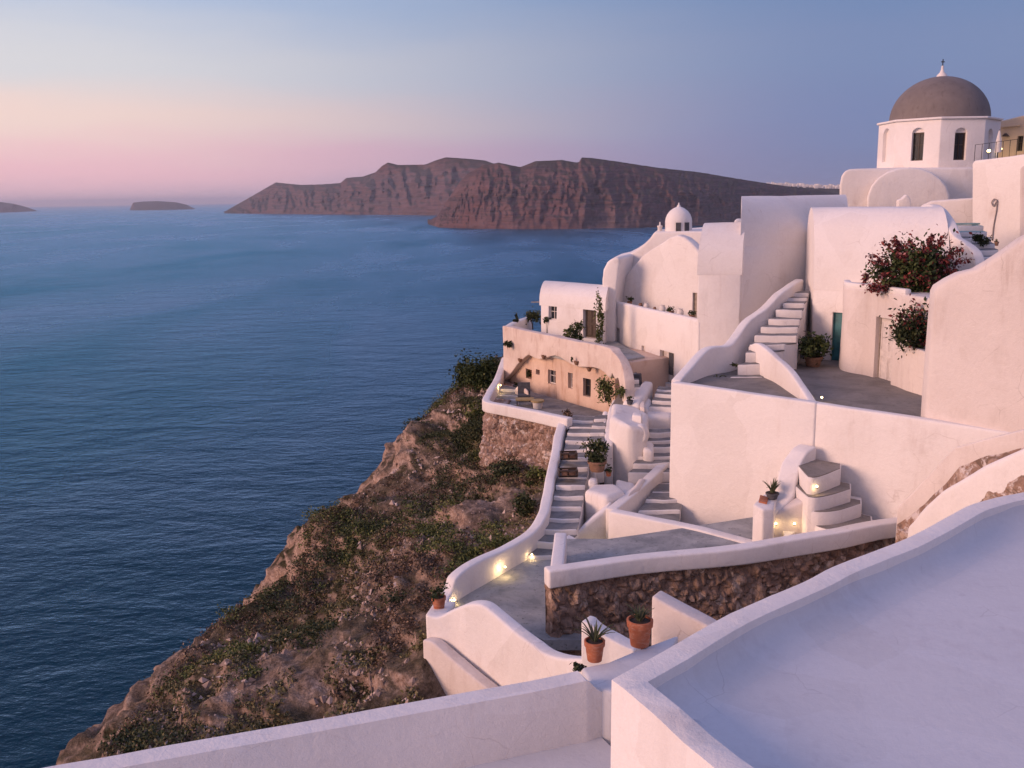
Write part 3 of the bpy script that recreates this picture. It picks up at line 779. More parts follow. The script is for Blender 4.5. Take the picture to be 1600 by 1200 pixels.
def scatter(name, mt, n, leaves, rad, size, seed, thr, off, lift=.6, flat=.6):
    rng = np.random.default_rng(seed); P = tpoint(rng, n)
    d = np.array([mnoise.fractal(Vector(p)*.20+Vector(off), .8, 2.2, 3)+mnoise.noise(Vector(p)*.9+Vector(off))*.35 for p in P])
    P = P[d > thr]; k = len(P)
    rr = rng.uniform(.5, 1.3, k)*rad
    idx = np.repeat(np.arange(k), leaves)
    c = rng.normal(size=(k*leaves, 3))*.5; c[:, 2] = np.abs(c[:, 2])*flat
    pts = P[idx]+c*rr[idx][:, None]+np.array([0, 0, rad*.1*lift])
    o = put(name, leaf_mesh(leaf_arrays(pts, size, rng)), M[mt]); tag(o, None, None, None, 'stuff'); return o
scatter('green_scrub', 'leafolive', 5200, 34, .34, .055, 1, .31, (0, 0, 0))
scatter('dark_scrub', 'leafdark', 3000, 34, .38, .055, 2, .34, (31, 7, 3))
scatter('dry_scrub', 'leafdry', 4600, 26, .26, .05, 3, .20, (11, 41, 9), flat=.45)
M['grass'] = leafmat('dry_grass_blades', [(0, (.06, .058, .022)), (.5, (.12, .11, .045)), (1, (.26, .21, .11))])
scatter('dry_grass', 'grass', 7000, 9, .17, .06, 5, .08, (17, 3, 19), flat=.5)
def scree():
    rng = np.random.default_rng(9); P = tpoint(rng, 9000)
    d = np.array([mnoise.fractal(Vector(p)*.30+Vector((2, 17, 5)), .8, 2.2, 3) for p in P]); P = P[d > .02]
    V = []; F = []; O = np.array([(1, 0, 0), (-1, 0, 0), (0, 1, 0), (0, -1, 0), (0, 0, 1), (0, 0, -1)])
    T = [(0, 2, 4), (2, 1, 4), (1, 3, 4), (3, 0, 4), (2, 0, 5), (1, 2, 5), (3, 1, 5), (0, 3, 5)]
    for p in P:
        s = .025+.10*rng.random()**4; k = len(V)
        q = O*s*rng.uniform(.5, 1.3, (6, 1))+rng.normal(size=(6, 3))*s*.25
        V += [Vector(p+x) for x in q]; F += [tuple(a+k for a in t) for t in T]
    o = put('scree', mesh_from(V, F), M['scree']); tag(o, None, None, None, 'stuff')
scree()

# ================================================================== FOREGROUND
def foreground():
    zr = -5.5
    near = [Vector((3.9, 5.2, zr)), Wz(1115, 1200, zr), Wz(1067, 1160, zr), Wz(1020, 1115, zr), Wz(975, 1077, zr)]
    far = cr([Wz(*p, zr) for p in ((955, 1062), (1040, 1016), (1140, 959), (1255, 910), (1301, 887), (1364, 861.5), (1416, 841), (1479, 808), (1522, 787), (1600, 768), (1690, 752))], 4)
    P = near+far
    t = thing('flat_roof_house', 'near white house with a low parapet round its flat pale blue roof', 'house', (far[0].x, far[0].y, -9))
    put('parapet', tidy(wall_mesh(P, .33, -9.5, -1), bev=.05, seg=3, cuts=.7, amp=.018), M['clean'], t)
    inner = [p+Vector((.18, -.05, 0)) for p in P]+[Vector((16, 16, zr)), Vector((16, 4, zr))]
    T = [Vector((p.x, p.y, -5.93)) for p in inner]
    put('roof', tidy(prism_mesh(T, -6.2), bev=0, cuts=.8, amp=.015), M['roofpaint'], t)
    # cove where the floor meets the parapet
    IP = wall_mesh(P, .33, zr, -1); V = []; F = []
    n = len(P); ins = [IP.vertices[i*4+1].co.copy() for i in range(n)]; out = [IP.vertices[i*4].co.copy() for i in range(n)]
    for i in range(n):
        d = (ins[i]-out[i]); d.z = 0; d.normalize()
        for k in range(7):
            a = math.pi/2*k/6; V.append(ins[i]+d*(-.01+.62*(1-math.cos(a)))+Vector((0, 0, -.09-.345*math.sin(a)-(.03 if k == 6 else 0))))
    for i in range(n-1):
        for k in range(6): F.append((i*7+k, i*7+k+1, i*7+7+k+1, i*7+7+k))
    me = mesh_from(V, F)
    for p in me.polygons: p.use_smooth = True
    put('cove', me, M['roofpaint'], t)
    zt = -6.2
    wall('parapet_wall', [Wz(*p, zt) for p in ((-150, 1260), (182, 1200), (500, 1143), (800, 1088), (900, 1069.5), (920, 1066))]+[Wz(934, 1079, -6.36), Wz(958, 1090, -6.52)], .29, -8.4, 'clean', 1, 4,
         label='long low white parapet crossing the bottom left corner of the photo', bev=.04)
    floor('terrace_floor', [(-7, 5), (-6.5, 9.6), (-4.3, 10.5), (.9, 12.1), (1.3, 11.2), (3.2, 7), (3, 5)], -7.05, 'roofpaint')
    block('ledge', [Wz(908, 1044, -6.37), Wz(950, 1034, -6.37), Wz(1010, 1010, -6.37), Wz(1060, 990, -6.37), Wz(1030, 1060, -6.37), Wz(957, 1083, -6.37), Wz(926, 1073, -6.37)], -9, 'roofpaint', label='small white ledge under the two terracotta pots beside the roof parapet', cat='ledge', bev=.05)  # grey-lavender roof colour paints the shade onto this white ledge
    potted(929, 1071, 12.42, .145, .30, 'terracotta pot with a spiky thin aloe at the end of the low white parapet', 'aloe', 4, leafn=26, lsize=.04, crown_r=.40, z=-6.36, group='terracotta pots')
    potted(999, 1047, 12.86, .188, .40, 'bigger terracotta pot with a short aloe tucked behind the roof parapet', 'aloe', 7, leafn=26, lsize=.045, crown_r=.28, z=-6.36, group='terracotta pots')
    p = W(905, 1046, 12.7)
    shrub('small_plant', 906, 1043, 12.75, (.12, .1, .07), 90, .05, 5, 'small dark plant low behind the end of the near parapet', 'plant', 'leafdark', clumps=6)
    wall('stub_wall', [(907, 969, 15.4), (922, 975, 15.3), (945, 993, 15.2), (965, 1005, 15.05), (990, 1016, 14.9)], .32, -8.6, 'white', 1, 5, label='short white wall with a dipping top behind the two terracotta pots', bev=.05)
    wall('stub_wall', [(1018, 931, 16.4), (1060, 954, 16.1), (1106, 979, 15.8), (1150, 1003, 15.5)], .36, -9, 'pinkwash', 1, 4, label='short white wall with a grey stain meeting the roof parapet on its right', bev=.05)
    # curved white wall over the slope
    wall('curved_wall', [(664, 960, 20.6), (684, 964, 20.4), (706, 954, 20.2), (727, 946, 19.9), (750, 946, 19.6), (770, 960, 19.3), (800, 985, 18.8), (830, 1007, 18.2), (847, 1020, 17.9), (875, 1028, 17.2), (903, 1030, 16.4), (930, 1032, 15.6)],
         .32, -12.5, 'white', 1, 4, label='tall curved white wall with a humped top above the brown slope', bev=.06, flare=.05)
    block('corner_pier', [(664.5, 958.5, 20.62), (700, 955, 20.7), (712, 940, 21.9), (681, 936, 22.2)], -12.5, 'white', label='white corner pier carrying a flower pot at the seaward end of the curved wall', cat='pier', bev=.05)
    wall('buttress', [(659, 999, 20.35), (675, 1004, 20.1), (700, 1026, 19.75), (735, 1055, 19.25), (790, 1098, 18.5)], .3, -12.8, 'pinkwash', 1, 4, label='sloping white buttress against the foot of the tall curved wall', cat='buttress', bev=.05)
    potted(686, 953, 21.2, .17, .34, 'terracotta pot with leafy green plant on the corner pier above the slope', 'leaf', 12, leafn=160, lsize=.055, crown_r=.22, group='terracotta pots')
foreground()

# ================================================================== LOWER PATH AND STONE WALL
def lower():
    wall('path_parapet', [(700, 940, 21.8), (705, 928, 22.1), (715, 903, 22.3), (752, 877, 23.15), (795, 857, 24.2), (835, 832, 25.3), (855, 805, 26.2), (862, 780, 27.4), (872, 726, 29.6), (880, 680, 31.9), (886, 654, 33.2)],
         .31, -11.5, 'white', 1, 5, label='long white parapet sweeping along the seaward edge of the stepped path', bev=.06)
    floor('path', [tuple(Wz(*p, -9.76)[:2]) for p in ((706, 952), (712, 935), (752, 905), (800, 876), (852, 845), (905, 838), (925, 900), (925, 1000), (850, 1000), (790, 975))], -9.76, 'path')
    stairs('main flight of grey stone steps climbing beside the sweeping seaward parapet', [(812, 873, 25), (846, 837, 25.8), (864, 780, 27.7), (878, 720, 30.2), (888, 672, 32.5), (893, 648, 33.9)],
           [(872, 873, 24.9), (900, 838, 25.7), (911, 780, 27.6), (920, 720, 30.1), (924, 672, 32.4), (929, 648, 33.8)], 15)
    # stone wall with white coping
    zc = -8.1
    top = [Wz(*p, zc) for p in ((858, 893), (1000, 874), (1160, 857), (1300, 834), (1379, 819), (1480, 806), (1560, 796))]
    t = thing('retaining_wall', 'brown rubble retaining wall with a white coping in the middle foreground', 'wall', (top[0].x, top[0].y, -11))
    P = cr(top, 4)
    put('coping', tidy(wall_mesh(P, .36, lambda s, z: z-.42+.03*math.sin(s*9), 1), bev=.05, seg=3, cuts=.8, amp=.018), M['white'], t)
    leg = cr([Wz(*p, zc-.004) for p in ((881, 883), (883, 860), (885, 832))], 4)
    put('coping', tidy(wall_mesh(leg, .30, -8.9, 1), bev=.05, seg=3, cuts=.8, amp=.018), M['white'], t)
    # rubble face : displaced sheet, closed box behind
    nz_, nx = 52, 300; Q = resample([p+Vector((.06, .17, 0)) for p in P], nx); V = []; F = []
    for i in range(nx):
        a = Q[max(0, i-1)]; b = Q[min(nx-1, i+1)]; d = (b-a).normalized(); nn = Vector((d.y, -d.x, 0))
        for k in range(nz_):
            q = k/(nz_-1); z = zc-.34-q*3.2
            p = Vector((Q[i].x, Q[i].y, z))
            w = mnoise.noise_vector(p*1.3)*.25
            vd, vp = mnoise.voronoi((p+w)*3.4); e = min(.5, vd[1]-vd[0])
            disp = .10*min(1, e*3.2)+.09*mnoise.fractal(p*2.2, .9, 2.1, 4)+.05*mnoise.noise(p*7)
            V.append(p+nn*(disp-.06)+Vector((0, 0, mnoise.noise(p*5)*.03)))
    for i in range(nx-1):
        for k in range(nz_-1):
            a = i*nz_+k; F.append((a, a+1, a+nz_+1, a+nz_))
    m0 = len(V)
    for i in (0, nx-1):
        for k in range(nz_): p = V[i*nz_+k]; V.append(Vector((p.x-.12 if i == 0 else p.x, Q[i].y+.30, p.z)))
    for k in range(nz_-1):
        F.append((k, m0+k, m0+k+1, k+1)); a = (nx-1)*nz_+k; b = m0+nz_+k; F.append((a, a+1, b+1, b))
    F.append((m0, m0+nz_-1, m0+2*nz_-1, m0+nz_))
    me = mesh_from(V, F)
    put('stone_face', me, M['stone'], t)
    floor('lower_terrace', [tuple(Wz(*p, -8.75)[:2]) for p in ((884, 886), (1000, 868), (1300, 832), (1480, 806), (1500, 770), (1300, 790), (950, 842), (884, 842))], -8.75, 'path', th=1.0)
    # parapet enclosing the alley (low triangular wall)
    zt = -8.7
    wall('alley_parapet', [Wz(*p, zt) for p in ((950, 799), (1000, 809), (1060, 821), (1116, 834), (1180, 852))], .34, -11, 'white', 1, 4, label='low triangular white parapet standing on the coping of the rubble wall', bev=.05)
    wall('alley_parapet', [W(962, 797, 26.4), W(985, 779, 27.3), W(1016, 752, 28.6), W(1030, 738, 29.3), W(1046, 722, 30.2)], .33, -11, 'white', 1, 4, label='white parapet rising along the alley left of the big blank wall', bev=.05)
    stairs('dark alley steps between the rising parapet and the big blank wall', [W(985, 812, 26.4), W(1018, 765, 28.4), W(1030, 745, 30)], [W(1062, 826, 26.4), W(1064, 775, 28.4), W(1066, 750, 30)], 5)
    lamp(788, 885, 23.75, 'glowing lamp low on the inside of the sweeping seaward parapet', 9, Vector((.02, -.05, 0)))
    lamp(699, 925, 21.95, 'lamp glowing at the bottom end of the sweeping seaward parapet', 3, Vector((.16, .08, -.25)))
    lamp(828, 862, 25.0, 'dim lamp beside the lowest steps of the seaward parapet', 3, Vector((.05, -.1, -.05)))
    lamp(842, 982, 21.15, 'lamp lighting the path at the foot of the rubble wall corner', 4, Vector((-.06, 0, .0)))
    lamp(944, 858, 25.75, 'lamp glowing against the end of the low triangular parapet', 5)
lower()

# ================================================================== BIG BLANK WALL AND COURTYARD
def bigwall():
    A = W(1048, 597, 28); B = W(1274, 630, 24.85); C = W(1565, 675, 21.6); Dp = W(1640, 686, 20.9)
    wall('courtyard_wall', [A, A.lerp(B, .5), B], .30, -10.6, 'pinkwash' if False else 'clean', 1, 1, label='big blank white courtyard wall standing in the middle of the village', bev=.06)
    B2 = B-(C-B).normalized()*.12; B2.z += .0
    wall('courtyard_wall', [B2+Vector((.035, .035, -.02)), B2.lerp(C, .5)+Vector((.03, .03, 0)), C+Vector((.03, .03, 0)), Dp], .30, -10.6, 'white', 1, 1, label='white courtyard wall behind the fan of steps, running off to the right', bev=.06)
    # left return of the courtyard wall, following the stairs up
    wall('stair_parapet', [(1064, 595, 28.3), (1108, 547, 30.0), (1140, 541, 30.6), (1154, 527, 31.1), (1174, 500, 31.8), (1200, 481, 32.4), (1220, 460, 33.0), (1240, 446, 33.8), (1256, 436, 34.9)],
         .32, -10, 'white', 1, 6, label='white parapet winding up the left side of the courtyard stairs', bev=.06)
    floor('courtyard', [(X(1066, 28.2))[:2], X(1110, 30.6)[:2], X(1160, 32.2)[:2], X(1245, 34)[:2], X(1290, 34)[:2], X(1330, 33)[:2], X(1470, 28)[:2], X(1470, 22.8)[:2], X(1445, 23.3)[:2], X(1274, 25.1)[:2]], -5.66, 'pave', th=.5)
    stairs('curving steps climbing between the white barrel vaults to the upper village', [(1140, 596, 29.6), (1166, 556, 30.4), (1174, 532, 31), (1186, 516, 31.6), (1206, 494, 32.3), (1226, 474, 33), (1240, 454, 34.4)],
           [(1192, 596, 29.6), (1204, 560, 30.3), (1244, 536, 30.9), (1246, 520, 31.5), (1252, 496, 32.2), (1258, 474, 32.9), (1266, 454, 34.3)], 11)
    wall('wing_wall', [(1276, 627, 25.4), (1262, 604, 26.3), (1244, 580, 27.4), (1222, 559, 28.8), (1203, 542, 29.8), (1190, 535, 30.5), (1179, 541, 31.0)], .22, -6.1, 'white', 1, 5, label='white wing wall curving down to the courtyard parapet', bev=.05)
    block('seat_block', [(1212, 552, 32.2), (1246, 556, 32.0), (1250, 548, 33.0), (1222, 540, 33.2)], -6, 'white', label='low white block beside the potted bush at the stair foot', cat='block', bev=.05)
    potted(1270, 580, 31.4, -.0+.30, .34, 'large clay pot with a bushy green plant beside the teal door', 'leaf', 21, pm='brownpot', leafn=900, lsize=.10, crown_r=.60, z=-5.66)
    # warm lamp at the corner of the parapet
    lamp(1281, 624, 25.5, 'small lamp at the corner where the wing wall meets the courtyard parapet', 4, Vector((.1, .15, .02)))
    # pink-grey wall at right
    pl = Plane(X(1445, 23.3), X(1600, 21.5))
    gw = slab('gable_wall', [(1461, 456), (1466, 447), (1484, 436), (1502, 427), (1528, 421), (1550, 408), (1575, 392), (1600, 374), (1660, 340), (1660, 720), (1442, 720)], pl, .55, 'pinkwash', label='large weathered pinkish wall with a stepped top at the right edge', bev=.09, back=Vector((.15, 1, 0)))
    block('body', [Vector((10.75, 23.4, -3.4)), Vector((12.3, 21.6, -3.4)), Vector((17, 23.5, -3.4)), Vector((16.5, 26.4, -3.4)), Vector((11.5, 25.4, -3.4))], -10.5, 'white', parent=gw)
bigwall()

# ---- fan of steps
def fan():
    t = thing('staircase', 'small fan of curved whitewashed steps lit by warm lamps', 'stairs', W(1300, 830, 23.4))
    defs = [(-6.95, [(1262, 745), (1272, 746), (1290, 741), (1314, 732)]), (-7.40, [(1262, 776), (1275, 777), (1298, 773), (1330, 764)]), (-7.76, [(1260, 797), (1280, 800), (1312, 797), (1347, 787)]), (-8.12, [(1260, 816), (1285, 825), (1320, 830), (1364, 816)])]
    bw = Plane(W(1274, 630, 24.85), W(1565, 675, 21.6))
    for z, nose in defs:
        N_ = cr([Wz(*p, z) for p in nose], 4)
        last = N_[-1]; backp = Vector((last.x+.15, last.y+.45, z)); b0 = Vector((N_[0].x-.1, 25.2, z))
        T = N_+[backp, b0]
        if z == -6.95: b0.x += .22
        s = put('step', tidy(prism_mesh(T, z-(1.6 if z > -8 else .42)), bev=.03, seg=2, cuts=.4, amp=.025), M['white'], t)
        c = sum(T, Vector())/len(T); T2 = [Vector((p.x+(c.x-p.x)*.05, p.y+(c.y-p.y)*.05, z+.012)) for p in T]
        put('tread', tidy(prism_mesh(T2, z-.02), bev=0, cuts=.3, amp=.008, smooth=60), M['pave'], s)
    for (z, nose) in ((-8.42, [(1228, 842), (1250, 826), (1272, 828), (1284, 840)]),):
        N_ = cr([Wz(*p, z) for p in nose], 4); T = N_+[Vector((N_[-1].x, 25, z)), Vector((N_[0].x+.3, 24.6, z))]
        s = put('step', tidy(prism_mesh(T, z-1), bev=.025, seg=2, cuts=.5, amp=.012), M['white'], t)
    wall('stair_wall', [(1276, 697, 24.62), (1262, 706, 24.3), (1252, 722, 24.1), (1246, 745, 23.85), (1240, 772, 23.6), (1224, 790, 23.35), (1206, 800, 23.2)], .50, -9.6, 'white', -1, 6, label='curved white side wall sweeping down beside the fan of steps', bev=.07)
    T = [Wz(1177, 788, -7.7), Wz(1192, 797, -7.7), Wz(1210, 795, -7.7), Wz(1214, 778, -7.7), Wz(1194, 770, -7.7)]
    block('planter', T, -9.8, 'white', label='white masonry planter against the big blank wall', cat='planter', bev=.06)
    block('wall_tile', [Wz(1186, 783, -7.66), Wz(1199, 786, -7.66), Wz(1201, 776, -7.66), Wz(1188, 773, -7.66)], -7.7, 'terracotta', label='flat clay slab lying on the white masonry planter', cat='slab', bev=.01)
    tt = W(1206, 790, 23.6)
    potted(1206, 792, 23.65, .17, .16, 'low dark pot with a green succulent on the white masonry planter', 'aloe', 31, pm='charcoal', leafn=34, lsize=.07, crown_r=.42, z=-7.7)
    slab('low_wall', [(1186, 870), (1192, 840), (1199, 818), (1210, 803), (1226, 795), (1246, 786), (1263, 780), (1266, 800), (1266, 870)], Plane(W(1190, 830, 23.3), W(1266, 830, 23.1)), .5, 'pinkwash', label='stained white wall face with two glowing lamps at the foot of the fan of steps', cat='wall', bev=.08)
    lamp(1275, 759, 22.95, 'lamp set in the riser below the top step of the fan', 2.0, Vector((0, -.06, 0)), r=.035)
    lamp(1212, 818, 23.12, 'left one of two lamps glowing on the wall below the planter', 1.6, Vector((0, -.02, 0)))
    lamp(1241, 818, 23.04, 'right one of two lamps glowing on the wall below the planter', 1.6, Vector((0, -.02, 0)))
    # ramp wall and painted rocks
    wall('ramp_wall', [(1402, 792, 22.5), (1420, 775, 22.3), (1450, 742, 21.9), (1488, 702, 21.3), (1500, 697, 21.1), (1545, 685, 20.5), (1620, 666, 19.7)], .24, -9.2, 'pinkwash', 1, 5, label='sloping white ramp wall beside the painted rocks on the right', bev=.05)
    nu, nv = 90, 46
    up = resample([W(*p) for p in ((1402, 818, 22.3), (1412, 812, 22.1), (1445, 788, 21.6), (1478, 756, 21.1), (1500, 730, 20.8), (1545, 712, 20.1), (1640, 690, 19.2))], nu)
    dn = resample([W(*p) for p in ((1402, 838, 22.0), (1440, 834, 21.3), (1500, 830, 20.2), (1560, 812, 19.4), (1640, 790, 18.3), (1700, 780, 17.8))], nu)
    V = []; F = []
    for i in range(nu):
        for k in range(nv):
            p = up[i].lerp(dn[i], k/(nv-1)); e = math.sin(math.pi*min(1, k/(nv-1)+.02))**.5
            rg = 1-abs(mnoise.noise(p*1.3+Vector((4, 4, 4))))*2
            p += Vector((-.1, -.5, .8))*(mnoise.fractal(p*1.0, .9, 2.1, 5)*.26+rg*.10+mnoise.noise(p*5)*.05+mnoise.noise(p*11)*.02)*e
            V.append(p)
    m0 = len(V)
    for i in range(nu):
        V.append(Vector((up[i].x, up[i].y+.1, -9.5))); V.append(Vector((dn[i].x, dn[i].y, -9.5)))
    for i in range(nu-1):
        for k in range(nv-1):
            a = i*nv+k; F.append((a, a+1, a+nv+1, a+nv))
        F.append((i*nv, (i+1)*nv, m0+2*i+2, m0+2*i)); F.append((i*nv+nv-1, m0+2*i+1, m0+2*i+3, (i+1)*nv+nv-1)); F.append((m0+2*i, m0+2*i+2, m0+2*i+3, m0+2*i+1))
    o = put('rock', mesh_from(V, F), M['stonewhite']); tag(o, 'rough brown rock streaked with whitewash below the ramp wall', 'rock')
    wall('painted_ridge', [(1416, 818, 21.75), (1440, 798, 21.2), (1470, 772, 20.8), (1505, 750, 20.3), (1550, 722, 19.7), (1630, 692, 18.8)], .34, -9, 'white', 1, 5, label='lumpy whitewashed ridge running up through the rubble at the right edge', cat='ridge', bev=.12, amp=.11)
fan()
# ================================================================== BARREL VAULTED HOUSES ON THE RIGHT
def right_houses():
    # house with teal door
    E0 = X(1272, 33, 450); E1 = X(1480, 30, 450); Dv = Vector((.75, 3.6, 0))
    t = thing('vaulted_house', 'white barrel vaulted house with a teal door above the courtyard', 'house', (E0.x, E0.y, -5.85), 'barrel vaulted houses')
    fp = Plane(E0, E1); ep = Plane(E0+Dv, E0)
    if ep.n.x > 0: ep.n = -ep.n
    c1 = door(t, fp, (1299, 488, 1320, 575), .16, 'teal', False)
    vault(t, E0, E1, Dv, -6.3, -3.17, 2.68, 'white', cutters=[c1])
    # slit window of the gable end
    q0 = ep.hit(1255, 424); q1 = ep.hit(1260, 487)
    u = (E0-(E0+Dv)).normalized(); o = Vector((q0.x, q0.y, q1.z)); nl = Vector((-1, .1, 0)).normalized()
    f = put('window', boxes(ring(o+nl*.01, u*.34, 1.35, .05, nl, .05)), M['paintwhite'], t)
    put('pane', boxes([box_v(o+u*.04+nl*.012+Vector((0, 0, .04)), u*.26, Vector((0, 0, 1.27)), nl*.02)]), M['greywood'], f)
    wall('gable_parapet', [W(1440, 321, 33.4), W(1452, 320, 32.8), W(1464, 328, 31.9), W(1476, 345, 31.0), W(1486, 366, 30.3), W(1503, 378, 29.9), W(1518, 391, 29.5), W(1524, 412, 29.2)], .32, -5.5, 'white', 1, 5, label='white gable parapet curving down beside the uppermost steps', bev=.06)
    # rounded extension with the grey white door
    fr = [X(1316, 31.4), X(1320, 30.6), X(1338, 30.05), X(1362, 29.6), X(1396, 28.5), X(1456, 26.9)]
    t2 = thing('rounded_house', 'low rounded white house with a whitewashed wooden door and a flowering roof planter', 'house', (fr[2].x, fr[2].y, -5.85))
    pl = Plane(fr[3], fr[4]); c2 = door(t2, pl, (1366, 497, 1396, 604), .22, 'paintwhite', True)
    fc = cr([Vector((p.x, p.y, -2.95)) for p in fr], 3)
    T = fc+[X(1475, 30.2)+Vector((0, 0, -2.95)), X(1330, 32.6)+Vector((0, 0, -2.95))]
    put('wall', tidy(prism_mesh(T, -6.3), bev=.08, seg=3, amp=.03, cutters=[c2]), M['pinkwash'], t2)
    rim = [Vector((p.x+.01, p.y+.03, -2.80)) for p in fc[:-2]]
    put('roof_kerb', tidy(wall_mesh(rim, .22, -3.0, 1), bev=.05, seg=2, amp=.02), M['white'], t2)
    block('planter', [W(1394, 541, 28.2), W(1404, 536, 27.9), W(1420, 540, 27.2), W(1456, 552, 26.2), W(1468, 548, 27.2), W(1420, 530, 28.6)], -6.3, 'pinkwash', label='weathered white wall planter in front of the rounded house', cat='planter', bev=.07)
    shrub('bougainvillea', 1432, 425, 29.2, (1.22, .85, 1.0), 8500, .085, 41, 'large bougainvillea with red bracts spilling over the rounded house roof', 'shrub', 'leaf', flowers=1050, clumps=34, spread=.24, base_z=-2.95)
    shrub('bougainvillea', 1352, 432, 30.2, (.14, .14, .30), 90, .08, 43, 'single small dark red sprig at the left end of the roof planter', 'shrub', 'flower', clumps=5, base_z=-2.95)
    shrub('hanging_shrub', 1384, 452, 28.9, (.62, .2, .22), 420, .065, 44, 'thin trailing growth hanging over the front of the rounded house', 'shrub', 'flower', clumps=12, base_z=-2.95)
    shrub('shrub', 1432, 512, 27.2, (.72, .5, .72), 3000, .08, 45, 'dark leafy shrub hanging over the weathered wall planter', 'shrub', 'leafdark', flowers=420, clumps=16, base_z=-4.5)
    # big plain box vault
    E0 = X(1156, 34.4, 440); E1 = X(1322, 37.4, 400); Dv = Vector((.75, 3.2, 0))
    t = thing('vaulted_house', 'tall plain white vaulted house without windows behind the winding stairs', 'house', (E0.x, E0.y, -6), 'barrel vaulted houses')
    vault(t, E0, E1, Dv, -7, -1.75, 1.66, 'white', nseg=22)
    # smaller vault to its left
    E0 = X(1091, 34.3, 430); E1 = X(1157, 33.95, 440); Dv = Vector((1.0, 2.8, 0))
    t = thing('vaulted_house', 'narrow white vaulted house between the belfry church and the tall plain house', 'house', (E0.x, E0.y, -8), 'barrel vaulted houses')
    vault(t, E0, E1, Dv, -9, -2.70, 1.68, 'white')
    block('chimney', [W(1147, 342, 43), W(1161, 342, 43), W(1162, 341, 44), W(1148, 341, 44)], -3, 'white', label='small white rounded chimney behind the narrow vaulted house', cat='chimney', bev=.14)
right_houses()

